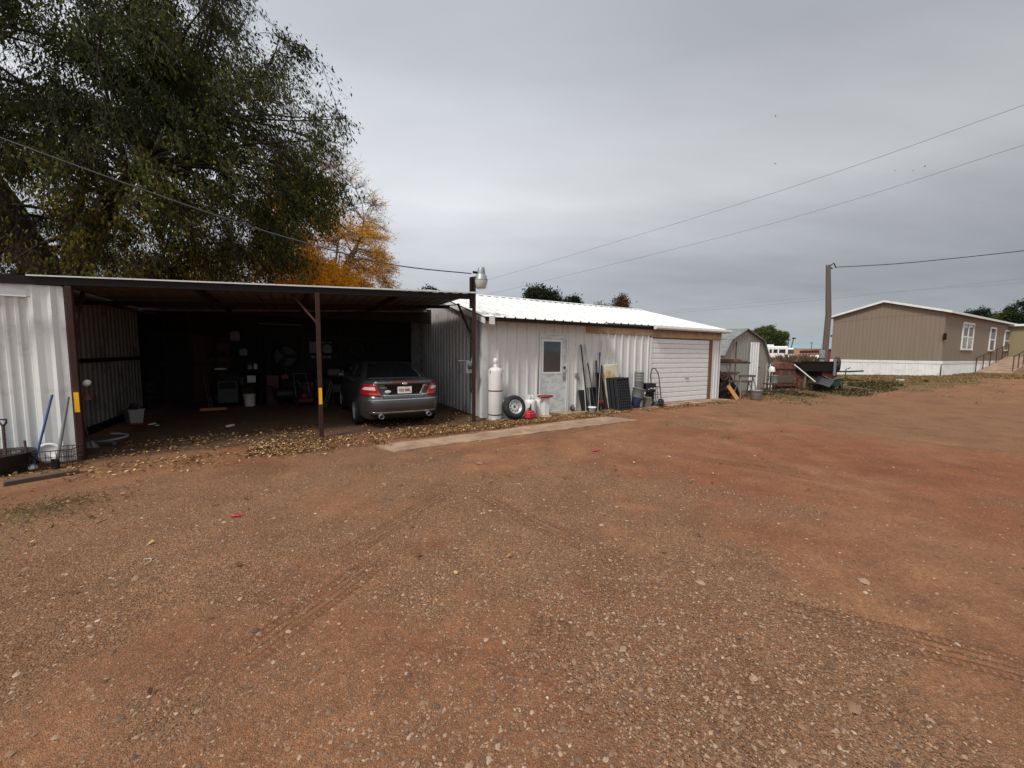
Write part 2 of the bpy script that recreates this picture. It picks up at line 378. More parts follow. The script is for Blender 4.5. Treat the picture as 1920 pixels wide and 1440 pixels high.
dirt = mixc(math_n('MULTIPLY', attr('red'), .75), dirt, mixc(maprange(nm, .35, .7), (.215, .054, .020), (.305, .088, .034)))
# fine gravel: small cells of mixed stone colours
tcg = N('ShaderNodeTexCoord')
def voro(sc):
    vn = N('ShaderNodeTexVoronoi'); vn.inputs['Scale'].default_value = sc; lk(tcg.outputs['Object'], vn.inputs['Vector'])
    return vn
v1 = voro(70); v2 = voro(140); v3 = voro(34)
stone = [(0, (.055, .040, .030)), (.3, (.20, .115, .062)), (.55, (.34, .180, .090)), (.8, (.43, .275, .160)), (.95, (.47, .36, .26)), (1, (.66, .56, .46))]
sc1 = ramp(maprange(v1.outputs['Color'], 0, 1), stone); sc2 = ramp(maprange(v2.outputs['Color'], 0, 1), stone)
inside1 = maprange(v1.outputs['Distance'], .25, .55, 1, 0); inside2 = maprange(v2.outputs['Distance'], .3, .6, 1, 0)
gsel = math_n('MULTIPLY', maprange(math_n('ADD', math_n('MULTIPLY', attr('gravel'), .9), math_n('MULTIPLY', nf, .5)), .45, .8), 1.0, clamp=True)
c = mixc(math_n('MULTIPLY', inside2, math_n('ADD', math_n('MULTIPLY', gsel, .45), .40)), dirt, sc2)
c = mixc(math_n('MULTIPLY', inside1, gsel), c, sc1)
c = mixc(math_n('MULTIPLY', maprange(noise_n(24, 8, rough=.8), .42, .62), .50), c, (.105, .055, .033)); c = mixc(math_n('MULTIPLY', maprange(nf, .52, .75), .6), c, (.50, .34, .23))
gcol = mixc(maprange(noise_n(9, 6, rough=.7), .4, .65), (.105, .085, .036), (.235, .155, .075))
gcol = mixc(maprange(noise_n(1.1, 5, rough=.7), .48, .62), gcol, (.20, .10, .055))
c = mixc(maprange(math_n('ADD', attr('grass'), math_n('MULTIPLY', math_n('SUBTRACT', noise_n(3.0, 6, rough=.7), .5), .9)), .35, .7), c, gcol)
c = mixc(math_n('MULTIPLY', attr('shed'), .75), c, mixc(nm, (.060, .042, .029), (.105, .073, .050)))  # brown carport floor, its colour darkened further for the shade under the roof
# tyre tracks pressed into the dirt
def track(p, q, w, freq):
    mp = N('ShaderNodeMapping', vector_type='TEXTURE'); ang = math.atan2(q[1]-p[1], q[0]-p[0]); ln = math.hypot(q[0]-p[0], q[1]-p[1])
    mp.inputs['Location'].default_value = ((p[0]+q[0])/2, (p[1]+q[1])/2, 0); mp.inputs['Rotation'].default_value = (0, 0, ang); lk(tcg.outputs['Object'], mp.inputs[0])
    s3 = N('ShaderNodeSeparateXYZ'); lk(mp.outputs[0], s3.inputs[0]); ax = math_n('ABSOLUTE', s3.outputs[0]); ay = math_n('ABSOLUTE', math_n('ADD', s3.outputs[1], math_n('MULTIPLY', math_n('SUBTRACT', nm, .5), .06)))
    mk = math_n('MULTIPLY', maprange(ax, ln*.32, ln*.55, 1, 0), maprange(ay, w*.42, w*.55, 1, 0)); 
    stripes = math_n('POWER', math_n('ABSOLUTE', math_n('SINE', math_n('MULTIPLY', s3.outputs[1], freq))), .5)
    lugs = math_n('MULTIPLY', math_n('GREATER_THAN', ay, w*.26), math_n('GREATER_THAN', math_n('SINE', math_n('MULTIPLY', s3.outputs[0], 160)), .2))
    pat = math_n('MAXIMUM', math_n('SUBTRACT', 1.0, stripes), math_n('MULTIPLY', lugs, .6))
    return math_n('MULTIPLY', mk, math_n('MULTIPLY', pat, maprange(nm, .3, .6)))
TR = []
for (a_, b_, w_, f_) in (((845, 918), (640, 1042), .24, 58), ((720, 1040), (400, 1270), .26, 58), ((1230, 845), (1560, 900), .3, 46), ((960, 960), (1200, 1060), .26, 50), ((1035, 1148), (1030, 1205), .26, 52), ((1420, 1128), (2050, 1285), .30, 50), ((900, 925), (1000, 985), .2, 60), ((1180, 785), (760, 870), .3, 40)):
    p_, q_ = G(*a_), G(*b_); TR.append(track((p_.x, p_.y), (q_.x, q_.y), w_, f_))
tk = TR[0]
for t_ in TR[1:]: tk = math_n('MAXIMUM', tk, t_)
c = mixc(maprange(noise_n(.85, 7, rough=.65, loc=(2, 9, 0)), .50, .68, 0, .38), c, (.125, .052, .026))
c = mixc(math_n('MULTIPLY', tk, .8), c, (.075, .028, .016))
lk(c, b.inputs['Base Color']); b.inputs['Roughness'].default_value = .93; b.inputs['Specular IOR Level'].default_value = .15
hgt = math_n('ADD', math_n('MULTIPLY', nf, .55), math_n('MULTIPLY', math_n('MULTIPLY', inside1, gsel), .8))
hgt = math_n('ADD', hgt, math_n('MULTIPLY', inside2, .35)); hgt = math_n('ADD', hgt, math_n('MULTIPLY', noise_n(14, 8, rough=.8), 1.4)); hgt = math_n('SUBTRACT', hgt, math_n('MULTIPLY', tk, 1.2))
bn = N('ShaderNodeBump'); bn.inputs['Strength'].default_value = .9; bn.inputs['Distance'].default_value = .016; lk(hgt, bn.inputs['Height']); lk(bn.outputs[0], b.inputs['Normal'])
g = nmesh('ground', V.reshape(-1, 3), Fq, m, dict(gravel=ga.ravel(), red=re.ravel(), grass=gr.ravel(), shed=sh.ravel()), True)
tag(g, kind='structure')
def slab(name, pts, top, mat, n=40):       # ragged concrete sheet
    P = []; k = len(pts)
    for i in range(k):
        p, q = Vector(pts[i]), Vector(pts[(i+1) % k]); m_ = max(2, int((q-p).length/.22)); nn = (q-p).normalized(); nn = Vector((-nn.y, nn.x))
        for j in range(m_): P.append((p+(q-p)*j/m_)+nn*random.uniform(-.035, .035))
    z = max(gz(*L(*p).xy) for p in P)
    V = [tuple(L(p.x, p.y, z+top)) for p in P]+[tuple(L(p.x, p.y, z-.12)) for p in P]; n = len(P)
    return tag(MB().add(V, [tuple(range(n))]+[(i, i+n, (i+1) % n+n, (i+1) % n) for i in range(n)]).build(name, mat), kind='structure')
slab('concrete_path', [(-2.95, -1.75), (-2.72, -2.30), (.4, -2.12), (3.45, -2.0), (3.1, -1.25), (1.2, -1.35), (-1.0, -1.6)], .016, MT['conc'])
slab('pavement', [(.05, .1), (.05, -.52), (2.7, -.5), (5.3, -.62), (9.9, -.55), (9.9, .1)], .03, MT['conc'])
# ------------------------------------------------------------------ white metal shed
F_ = lambda p, q: (lambda x, o, w: None)
shed = thing('metal_shed', 'long low white corrugated metal shed with white roof and roll-up garage door', 'shed', L(0, 0, 0))
fr = lambda x, o, w: (x, -o, w)
RZ = lambda t: 2.62+.266*(t+.15)
mb = MB()
WT = lambda t: RZ(t)-.05
mb.corr(0.0, 2.66, lambda x: .03 if x < 1.70 else 2.235, WT(0), fr, ph=.12, h=.045); mb.build('front_wall', MT['whitemetal'], shed); MB().corr(2.66, 6.08, .03, WT(0), fr, ph=.0, h=.045).build('front_wall', MT['whitemetal'], shed)
MB().corr(9.42, 9.93, .03, 2.24, fr, pitch=.17, h=.02, minor=False, ph=9.5).build('front_wall', MT['whitemetal'], shed)
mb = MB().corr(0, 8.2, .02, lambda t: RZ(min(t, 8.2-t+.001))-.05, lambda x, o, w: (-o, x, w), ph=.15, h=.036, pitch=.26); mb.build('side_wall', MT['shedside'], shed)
mb = MB().corr(0, 8.2, .02, lambda t: RZ(min(t, 8.2-t+.001))-.05, lambda x, o, w: (9.955+o, x, w), ph=.15); mb.corr(0, 9.9, .02, 2.6, lambda x, o, w: (x, 8.2+o, w)); mb.build('far_wall', MT['whitemetal'], shed)
mb = MB().box(-.035, .10, -.036, -.03, .02, 2.5); mb.box(-.041, -.035, -.036, .1, .02, 2.5); mb.build('corner_trim', MT['whitemetal2'], shed); MB().box(9.90, 9.965, -.03, -.024, .03, 2.24).build('corner_trim', MT['whitemetal2'], shed); mb = MB(); mb.box(-.03, .12, -.42, -.41, 2.38, 2.58).build('corner_trim', MT['whitemetal2'], shed)
def roof(x0, x1, t0, t1, up=1, zoff=0, m=MT['roofwhite']):
    return MB().corr(x0, x1, t0, t1, lambda x, o, w: (x, w, RZ(w)+o+zoff), pitch=.3, h=.03, minor=False, ph=.11, th=.006, nw=2)
roof(-.16, 3.84, -.40, 4.1, zoff=.012).build('roof_panel', MT['roofwhite'], shed); roof(3.86, 10.12, -.15, 4.1).build('roof_panel', MT['roofwhite'], shed)
MB().corr(-.16, 10.12, -.2, 4.1, lambda x, o, w: (x, 8.2-w, RZ(w)+o), pitch=.3, h=.03, minor=False, ph=.11).build('roof_panel', MT['roofwhite'], shed)
mb = MB().prism([(3.92, RZ(3.92)+.04), (4.1, RZ(4.1)+.05), (4.28, RZ(3.92)+.04), (4.28, RZ(3.92)+.035), (4.1, RZ(4.1)+.04), (3.92, RZ(3.92)+.035)], -.16, 10.12, 'x'); mb.build('ridge_cap', MT['roofwhite'], shed)
mb = MB().prism([(-.40, RZ(-.4)-.03), (4.1, RZ(4.1)-.03), (4.1, RZ(4.1)-.16), (-.40, RZ(-.4)-.16)], -.155, -.13, 'x').build('verge_board', MT['whitemetal2'], shed); mb = MB().prism([(-.15, RZ(-.15)-.02), (4.1, RZ(4.1)-.02), (4.1, RZ(4.1)-.14), (-.15, RZ(-.15)-.14)], 10.09, 10.11, 'x'); mb.build('verge_board', MT['whitemetal2'], shed)
MB().box(-.16, 10.1, -.1, -.055, 2.50, 2.575).box(-.1, 3.8, -.39, -.35, 2.47, 2.53).build('fascia', MT['darksteel'], shed)
mb = MB().box(3.3, 6.1, -.05, -.036, 2.30, 2.51); mb.box(6.1, 9.93, -.05, -.03, 2.245, 2.51); mb.build('header_board', MT['ply'], shed)
mb = MB(); g_ = [(-.17, 2.62), (-.29, 2.62), (-.30, 2.55), (-.27, 2.51), (-.20, 2.50), (-.17, 2.52)]; mb.prism(g_, 6.05, 10.16, 'x'); mb.build('gutter', MT['white'], shed)
# door with glass, plate and knob
d = MB().bbox(1.735, 2.62, -.03, .01, .03, 2.20, .006).build('door', MT['doorpaint'], shed)
MB().box(1.70, 1.735, -.05, .0, .03, 2.235).box(2.62, 2.66, -.05, 0, .03, 2.235).box(1.735, 2.62, -.05, 0, 2.20, 2.235).build('door_frame', MT['whitemetal'], shed)
s0, z1 = W(1018, 640); s1, z0 = W(1049, 697)
MB().box(s0, s1, -.034, -.028, z0, z1).build('window_pane', MT['winglass'], d)
MB().box(s0-.05, s1+.05, -.04, -.031, z1, z1+.05).box(s0-.05, s1+.05, -.04, -.031, z0-.05, z0).box(s0-.05, s0, -.04, -.031, z0, z1).box(s1, s1+.05, -.04, -.031, z0, z1).build('window_frame', MT['whitemetal2'], d)
MB().lathe([(0, -.07), (.03, -.065), (.038, -.045), (.028, -.03), (.02, 0)], c=(2.54, -.03, W(1055, 689)[1]), m=Matrix.Rotation(R(-90), 4, 'X'), n=14).build('knob', MT['black'], d)
s0, z0 = W(1053, 713); mb = MB().box(2.50, 2.60, -.045, -.03, z0, z0+.23); mb.box(2.51, 2.57, -.06, -.045, z0+.09, z0+.14); mb.build('lock_plate', MT['galv'], d)
s0, z0 = W(1024, 705); mb = MB().box(s0, s0+.30, -.036, -.0305, z0, z0+.075); sg = mb.build('door_sign', MT['paper'], d)
mb = MB()
for i in range(5):
    x = s0+.02+i*.054
    mb.box(x, x+.010, -.038, -.036, z0+.012, z0+.062)
    mb.box(x+.010, x+.036, -.038, -.036, z0+(.052 if i % 2 else .012), z0+(.062 if i % 2 else .022)); 
    if i in (0, 2, 3): mb.box(x+.026, x+.036, -.038, -.036, z0+.022, z0+.05)
mb.build('sign_lettering', MT['platetext'], sg)
# roll-up door
gd = MB(); zb = .03; secs = 13
for k in range(secs):
    za = zb+(2.22-zb)*k/secs; ze = zb+(2.22-zb)*(k+1)/secs
    gd.prism([(.03, za), (-.008, za+.008), (-.014, za+.03), (-.014, ze-.022), (-.004, ze-.006), (.03, ze)], 6.17, 9.26, 'x')
gdo = gd.build('garage_door', MT['white'], shed)
MB().tube([(7.97, -.012, .84), (7.97, -.05, .84), (8.13, -.05, .84), (8.13, -.012, .84)], .012, 6).build('handle', MT['darksteel'], gdo)
MB().box(9.27, 9.42, -.045, .05, .0, 2.243).build('door_jamb', MT['jamb'], shed)
MB().box(6.085, 6.165, -.04, .05, .0, 2.243).build('door_jamb', MT['whitemetal2'], shed)
mb = MB().box(2.95, 3.05, -.075, -.03, .98, 1.12); mb.box(3.06, 3.10, -.06, -.035, .92, 1.02); mb.build('outlet_box', MT['galv'], shed)
mb = MB()                                                   # screw heads and rust spots as real washers
for s_ in np.arange(.27, 6.0, .3):
    for z_ in (.5, 1.2, 1.95, 2.28):
        if 1.6 < s_ < 2.7: continue
        mb.lathe([(.009, 0), (.009, .004), (0, .006)], c=(s_+random.uniform(-.01, .01), -.004, z_+random.uniform(-.02, .02)), m=Matrix.Rotation(R(90), 4, 'X'), n=6)
for s_ in np.arange(-.04, 10.1, .3):
    for t_ in (.05, .9, 1.8, 2.7, 3.6):
        mb.lathe([(.013, 0), (.013, .004), (0, .007)], c=(s_+.06, t_, RZ(t_)+.004+(.012 if s_ < 3.8 else 0)), n=6)
so_ = mb.build('screw_heads', MT['rustdk'], shed); so_['kind'] = 'stuff'
# ------------------------------------------------------------------ open carport and workshop on the left
cpt = thing('carport', 'open-fronted carport with brown steel posts and deep dark workshop behind', 'carport', L(0, 0, 0))
PL, PC, PR = (-7.03, -.60), (-3.745, -.53), (-.36, -.25)
fz = lambda s: 2.70+.0555*(s+7.4)                      # top of roof edge
ft = lambda s: -.62+.052*(s+7.0)                        # front edge line
def crf(x, o, w): return (x, ft(x)+w, fz(x)+o)
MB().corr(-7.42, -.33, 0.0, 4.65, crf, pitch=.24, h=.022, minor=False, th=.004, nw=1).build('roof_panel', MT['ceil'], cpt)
mb = MB()
P0, P1 = (-7.42, -.40), None
mb.add([crf(-7.42, .012, -.03), crf(-.30, .012, -.03), crf(-.30, .045, -.03), crf(-7.42, .030, -.03), crf(-7.42, .012, .06), crf(-.30, .012, .06), crf(-.30, .045, .06), crf(-7.42, .030, .06)], [(0, 1, 2, 3), (7, 6, 5, 4), (3, 2, 6, 7), (0, 4, 5, 1), (0, 3, 7, 4), (1, 5, 6, 2)]).build('roof_edge', MT['roofwhite'], cpt)
def beam(mb, p, q, w, h):                              # box beam between two points, z = top
    p, q = Vector(p), Vector(q); d_ = (q-p).normalized(); n_ = Vector((-d_.y, d_.x, 0)).normalized()*w/2; zz_ = Vector((0, 0, h))
    mb.add([p-n_-zz_, p+n_-zz_, p+n_, p-n_, q-n_-zz_, q+n_-zz_, q+n_, q-n_], [(0, 1, 2, 3), (4, 7, 6, 5), (0, 4, 5, 1), (3, 2, 6, 7), (0, 3, 7, 4), (1, 5, 6, 2)]); return mb
mb = beam(MB(), (-9.2, ft(-9.2)+.02, fz(-9.2)+.03), (-.33, ft(-.33)+.03, fz(-.33)-.005), .06, .12); mb.build('front_beam', MT['darksteel'], cpt)
for s_ in (-5.6, -3.9, -2.1):
    beam(MB(), (s_, ft(s_)+.06, fz(s_)-.008), (s_, 4.0, fz(s_)-.008), .05, .09).build('rafter', MT['brown'], cpt)
for t_ in (1.5,):
    beam(MB(), (-7.7, t_, fz(-7.7)-.10), (-.33, t_, fz(-.33)-.10), .05, .08).build('purlin', MT['darksteel'], cpt)
beam(MB(), (-7.7, 4.0, fz(-7.7)-.02), (-.2, 4.0, fz(-.2)-.02), .05, .05).build('roof_edge', MT['insheet'], cpt)
def post(p, z, r=.05):
    o = MB().bbox(p[0]-r, p[0]+r, p[1]-r, p[1]+r, -.05, z, .008).build('post', MT['brown'], cpt); return o
for p, z, w_ in ((PL, fz(PL[0])-.11, .038), (PC, fz(PC[0])-.11, .040), (PR, 3.50, .036)):
    o = post(p, z, w_)
    if p is PR: 
        MB().bbox(PR[0]-.10, PR[0]-.045, PR[1]-.05, PR[1]+.05, 2.75, 3.48, .006).build('bracket', MT['darksteel'], o); continue
    px_ = 152 if p is PL else 602
    MB().box(p[0]-w_*.72, p[0]+w_*.72, p[1]-w_-.006, p[1]-w_-.001, .74 if p is PL else .66, 1.04 if p is PL else .98).build('reflective_tape', MT['yellow'], o)
mb = MB().tube([(PL[0], PL[1]+.03, 1.95), (PL[0]-.1, PL[1]+.75, fz(-7)-.12)], .03, 6); mb.build('brace', MT['brown'], cpt)
MB().tube([(PC[0], PC[1], 2.2), (PC[0]-.42, PC[1]+.3, fz(-4)-.12)], .025, 6).build('brace', MT['brown'], cpt)
MB().tube([(PR[0], PR[1], 1.95), (PR[0]-.03, PR[1]+.95, 2.95)], .03, 6).build('brace', MT['darksteel'], cpt)
MB().tube([(PR[0]+.0, PR[1]+.9, 2.93), (PR[0]-2.4, PR[1]+2.3, 2.72), (PR[0]-3.3, PR[1]+3.0, 2.55)], .012, 6).build('conduit', MT['darksteel'], cpt)
# left front wall in the post plane, and its flashing
fl = lambda x, o, w: (x, ft(x)+.10-o, w)
MB().corr(-11.0, -7.36, .02, 2.42, fl, pitch=.118, h=.022, minor=False, ph=-.02).build('front_wall', MT['whitemetal2'], cpt)
MB().corr(-11.0, -7.38, 2.42, 2.60, lambda x, o, w: (x, ft(x)+.06-o, w), pitch=9, h=0, minor=False).box(-11, -7.38, -.80, -.70, 2.405, 2.425).build('head_flashing', MT['whitemetal2'], cpt)
mb = MB(); pr = [(-7.46, .065), (-7.40, .03), (-7.33, .05), (-7.27, .05), (-7.22, .02), (-7.17, .05), (-7.10, .045), (-7.085, .14)]
Vv = [(x, ft(x)+o, z) for z in (.0, 2.60) for x, o in pr]; n_ = len(pr); mb.add(Vv, [(i, i+1, n_+i+1, n_+i) for i in range(n_-1)]); mb.build('corner_flashing', MT['whitemetal2'], cpt)
sw = lambda x, o, w: (-7.75+o, x, w)
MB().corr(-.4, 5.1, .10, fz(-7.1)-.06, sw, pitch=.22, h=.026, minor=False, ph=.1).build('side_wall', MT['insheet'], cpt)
beam(MB(), (-7.69, -.5, 1.50), (-7.69, 5.1, 1.50), .05, .08).build('girt', MT['darksteel'], cpt)
beam(MB(), (-7.69, -.5, .16), (-7.69, 5.1, .16), .06, .14).build('bottom_rail', MT['darksteel'], cpt)
MB().box(-7.78, -7.68, 5.05, 5.15, 0, 2.64).build('post', MT['darksteel'], cpt)
# workshop shell
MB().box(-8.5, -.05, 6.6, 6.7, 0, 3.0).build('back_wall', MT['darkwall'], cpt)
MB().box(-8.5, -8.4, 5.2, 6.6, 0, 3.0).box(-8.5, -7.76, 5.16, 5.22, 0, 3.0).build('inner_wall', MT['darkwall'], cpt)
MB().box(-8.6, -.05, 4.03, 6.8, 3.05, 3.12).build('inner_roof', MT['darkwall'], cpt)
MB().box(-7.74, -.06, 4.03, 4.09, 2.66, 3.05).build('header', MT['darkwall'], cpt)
MB().box(-11.1, -7.43, -.45, 6.0, 2.64, 2.70).box(-11.1, -11.0, -.7, 6, 0, 2.6).build('left_roof', MT['ceil'], cpt)
for k_ in range(14): MB().box(-8.2+k_*.61, -8.11+k_*.61, 6.5, 6.6, 0, 2.9).build('stud', MT['stud'], cpt)
for z_ in (1.2, 2.1): MB().box(-8.2, -.1, 6.47, 6.50, z_, z_+.09).build('wall_rail', MT['stud'], cpt)
for k_ in range(6): MB().box(-7.6+k_*1.4, -7.52+k_*1.4, 4.1, 6.5, 2.85, 2.98).build('joist', MT['stud'], cpt)
do = MB().bbox(-6.9, -5.95, 6.52, 6.58, .06, 2.1, .01).build('inner_door', MT['maroon'], cpt)
MB().box(-6.05, -5.98, 6.46, 6.52, 1.02, 1.05).lathe([(0, 0), (.02, .01), (.025, .03), (0, .04)], c=(-6.02, 6.48, .93), n=8).build('handle', MT['chrome'], do)
# ------------------------------------------------------------------ gambrel garden barn
q = G0(1398, 733); q = L(*st(D(1398, 700, 17.4)))
bs, bt = st((D(1398, 700, 17.6).x, 17.6))
barn = thing('barn_shed', 'small weathered gambrel-roofed wooden barn shed with grey shingle side', 'shed', L(bs, bt))
def bz(px, py):
    s_, z_ = W(px, py, bt); return s_-bs, z_-L(bs, bt).z
prof = [bz(1354, 752), bz(1353, 668), bz(1367, 638), bz(1398, 617), bz(1430, 640), bz(1442, 684), bz(1437, 731)]
prof[0] = (prof[0][0]+.02, 0.0); prof[-1] = (prof[-1][0], 0.0)
MB().prism(prof, 0, 3.6).build('wall', MT['barnwood'], barn)
mb = MB(); rp = prof[1:6]
for i in range(len(rp)-1):
    a_, b_ = Vector((rp[i][0], rp[i][1])), Vector((rp[i+1][0], rp[i+1][1])); n_ = Vector((-(b_-a_).y, (b_-a_).x)).normalized()
    mb.prism([tuple(a_+n_*.01), tuple(b_+n_*.01), tuple(b_+n_*.045), tuple(a_+n_*.045)], -.10, 3.7)
    k_ = int((b_-a_).length/.14)
    for j in range(k_):                                     # overlapping shingle courses
        c0 = a_+(b_-a_)*j/k_; c1 = a_+(b_-a_)*(j+1)/k_
        y_ = -.08+(.07 if j % 2 else 0)
        while y_ < 3.65:
            w_ = random.uniform(.22, .32); h_ = random.uniform(.050, .064); mb.prism([tuple(c0+n_*.046), tuple(c1+n_*.046), tuple(c1+n_*(h_ if i >= 2 else .048)), tuple(c0+n_*(.048 if i >= 2 else h_))], y_, min(3.68, y_+w_-.012)); y_ += w_
mb.build('roof', MT['shingle'], barn)
mb = MB()
for i in range(len(rp)-1): mb.tube([(rp[i][0], -.115, rp[i][1]+.01), (rp[i+1][0], -.115, rp[i+1][1]+.01)], .03, 4)
mb.build('trim', MT['shingle'], barn)
x0, z1 = bz(1381, 641); x1, z0 = bz(1406, 738); x2, _ = bz(1406, 641); x3, _ = bz(1421, 641)
dd = MB().corr(x0, x2, .06, z1, lambda x, o, w: (x, -.012-o, w), pitch=.2, h=.012, minor=False).build('door', MT['doorgrey'], barn)
MB().corr(x2+.01, x3, .05, z1+.01, lambda x, o, w: (x, -.035-o, w), pitch=.19, h=.02, minor=False, ph=x2+.1).box(x3, x3+.03, -.07, -.02, .05, z1+.01).build('metal_panel', MT['roofwhite'], barn)
MB().box(x0-.03, x0-.005, -.03, -.001, .1, z1).build('door_trim', MT['rustdk'], barn)
MB().lathe([(0, 0), (.03, .01), (.03, .04), (0, .05)], c=(x3+.12, -.03, 1.1), m=Matrix.Rotation(R(90), 4, 'X'), n=8).build('latch', MT['darksteel'], barn)
# ------------------------------------------------------------------ mobile home
mp_ = D(1762, 705, 23.2); ms, mt = st(mp_); base_z = .5
mh = thing('mobile_home', 'tan mobile home with white skirting and white-trimmed windows', 'mobile home', L(ms, mt, base_z))
GW = 5.25; LN = 19.0
def mt_(px, py, s=0):      # on gable plane: returns local y, z
    d_ = ray(px, py); k = (A.dot(u)+ms)/(d_.x*u.x+d_.y*u.y); p = d_*k; return st(p)[1]-mt, H+p.z-base_z
def ml_(px, py):
    s_, z_ = W(px, py, mt); return s_-ms, z_-base_z
zsk = ml_(1766, 677)[1]; ze = ml_(1766, 584)[1]; yl, zl = mt_(1563, 596); ya, za = mt_(1660, 567); zsl = mt_(1564, 676)[1]
GW = yl
prof = [(0, zsk), (0, ze), (ya, za), (GW, zl), (GW, zsk)]
def panelgroove(mb, y0, y1, n, zt, zb=zsk):
    for i in range(n+1): pass
MB().prism(prof, 0, LN, 'x').build('wall', MT['tan'], mh)
mb = MB()
for y in np.arange(.2, GW, .2): 
    zt_ = ze+(za-ze)*y/ya if y < ya else za+(zl-za)*(y-ya)/(GW-ya)
    mb.box(-.006, 0.002, y-.004, y+.004, zsk, zt_-.05)
mb.build('siding_battens', M('tan_batten', (.135, .105, .078), .8), mh)['kind'] = 'stuff'
mb = MB(); zt_ = ze-.05
mb.add([(-.012, 0, zt_-.07), (-.012, ya*.9, zt_+.0), (-.012, GW, zl-.35), (-.012, GW, zl-.32), (-.012, ya*.9, zt_+.03), (-.012, 0, zt_-.04)], [(0, 1, 4, 5), (1, 2, 3, 4)]).build('siding_joint', MT['tan'], mh)
mb = MB()
for (y0, z0, y1, z1) in ((-.3, ze-.06, ya, za), (ya, za, GW+.25, zl-.05)):
    mb.prism([(y0, z0), (y1, z1), (y1, z1+.13), (y0, z0+.13)], -.25, LN+.2, 'x')
mb.build('roof', MT['roofwhite'], mh)
mb = MB().corr(0, LN, -.1, zsk-.05, lambda x, o, w: (x, -.05-o, w), pitch=.30, h=.015, minor=False); mb.corr(0, GW, -.25, zsk-.05, lambda x, o, w: (-.05-o, x, w), pitch=.3, h=.015, minor=False); mb.build('skirting', MT['roofwhite'], mh)
MB().box(-.08, LN, -.075, -.05, zsk-.17, zsk).box(-.075, -.05, -.05, GW, zsk-.17, zsk).build('skirt_rail', MT['roofwhite'], mh)
def window(pts, cols):
    (x0, z0), (x1, z1) = ml_(*pts[0]), ml_(*pts[1]); z0, z1 = min(z0, z1), max(z0, z1)
    p = MB().box(x0, x1, -.03, .0, z0, z1).build('window', MT['winglass'], mh)
    w = .11; m_ = MB().box(x0-w, x1+w, -.07, -.01, z1, z1+w).box(x0-w, x1+w, -.08, -.01, z0-w, z0).box(x0-w, x0, -.07, -.01, z0, z1).box(x1, x1+w, -.07, -.01, z0, z1)
    zm = z0+(z1-z0)*.48; m_.box(x0, x1, -.06, -.01, zm-.04, zm+.04)
    if cols == 2: xm = (x0+x1)/2; m_.box(xm-.06, xm+.06, -.062, -.01, z0, z1)
    m_.build('frame', MT['roofwhite'], p)
    MB().box(x0, x1, -.034, -.031, zm+.04, zm+(z1-zm)*.7).build('blind', MT['grey'], p)
window([(1806, 607), (1820, 654)], 2); window([(1857, 616), (1862, 656)], 1); window([(1884, 621), (1888, 656)], 1)
lx, lz = ml_(1769, 631); MB().bbox(lx-.1, lx+.1, -.12, 0, lz-.2, lz+.2, .02).build('wall_lamp', MT['darksteel'], mh)
wx, wz = ml_(1893, 610)
wing = MB().box(wx, wx+5, -6.0, 0.0, zsk-.3, wz-.10).build('entry_wing', MT['tan2'], mh)
MB().box(wx-.3, wx+5, -6.2, .4, wz-.10, wz+.06).build('wing_roof', MT['roofwhite'], mh)
MB().box(wx-.04, wx, -2.45, -1.35, zsk-.2, zsk+2.2).build('entry_door', MT['roofwhite'], wing)
# ramp
pr0 = D(1826, 704, 26.5); rs, rt = st(pr0)
rampo = thing('access_ramp', 'concrete ramp with rusty brown pipe railings rising to mobile home', 'ramp', L(rs, rt, .62))
RLn = 9.0; RH = 1.15
MB().add([(0, -1.5, -.4), (RLn, -1.5, -.4), (RLn, 0, -.4), (0, 0, -.4), (0, -1.5, 0), (RLn, -1.5, RH), (RLn, 0, RH), (0, 0, 0)], [(0, 1, 2, 3), (7, 6, 5, 4), (0, 4, 5, 1), (2, 6, 7, 3), (1, 5, 6, 2), (0, 3, 7, 4)]).build('deck', MT['conc'], rampo)
for y_, x0_ in ((-.05, 0), (-1.45, 1.2)):
    mb = MB().tube([(x0_-.1, y_, 1.0+RH*x0_/RLn), (RLn, y_, 1.0+RH)], .03, 6); mb.build('handrail', MT['rustdk'], rampo)
    for k_ in range(6): 
        x_ = x0_+(RLn-x0_)*k_/5; MB().tube([(x_, y_, RH*x_/RLn-.02), (x_, y_, 1.0+RH*x_/RLn)], .027, 6).build('railing_post', MT['rustdk'], rampo)
def onplane(px, tb):
    d_ = ray(px, 860); k = (A.dot(v)+tb)/(d_.dot(v)); q_ = d_*k; return Vector((q_.x, q_.y, gz(q_.x, q_.y)))
# ------------------------------------------------------------------ car
car = thing('parked_car', 'dark grey four-door sedan backed under the carport with its red tail lamps out', 'car', L(-2.05, -.35, -.005))
def co(x, z, w=.915, n=6.0, y0=0.0, y1=4.85):       # rear surface y at (x, z)
    a = w; yc = (y0+y1)/2; bb = yc-y0; q_ = min(.9999, abs(x)/a); return yc-bb*(1-q_**n)**(1/n)
LEV = [(.20, .86, .22, 4.70), (.26, .885, .10, 4.76), (.36, .90, .035, 4.80), (.50, .912, .0, 4.84), (.60, .915, .0, 4.85), (.655, .915, .012, 4.85), (.67, .912, .075, 4.84), (.80, .905, .10, 4.78), (.93, .885, .085, 4.70), (1.0, .86, .075, 4.62), (1.045, .83, .085, 4.5), (1.058, .79, .14, 4.4)]
def lev(z):
    for a_, b_ in zip(LEV, LEV[1:]):
        if z <= b_[0]:
            t_ = max(0, (z-a_[0])/(b_[0]-a_[0])); return [a_[i]+(b_[i]-a_[i])*t_ for i in range(4)]
    return LEV[-1]
def surf(x, z):
    _, w, y0, y1 = lev(z); return co(x, z, w, 6.0, y0, y1)
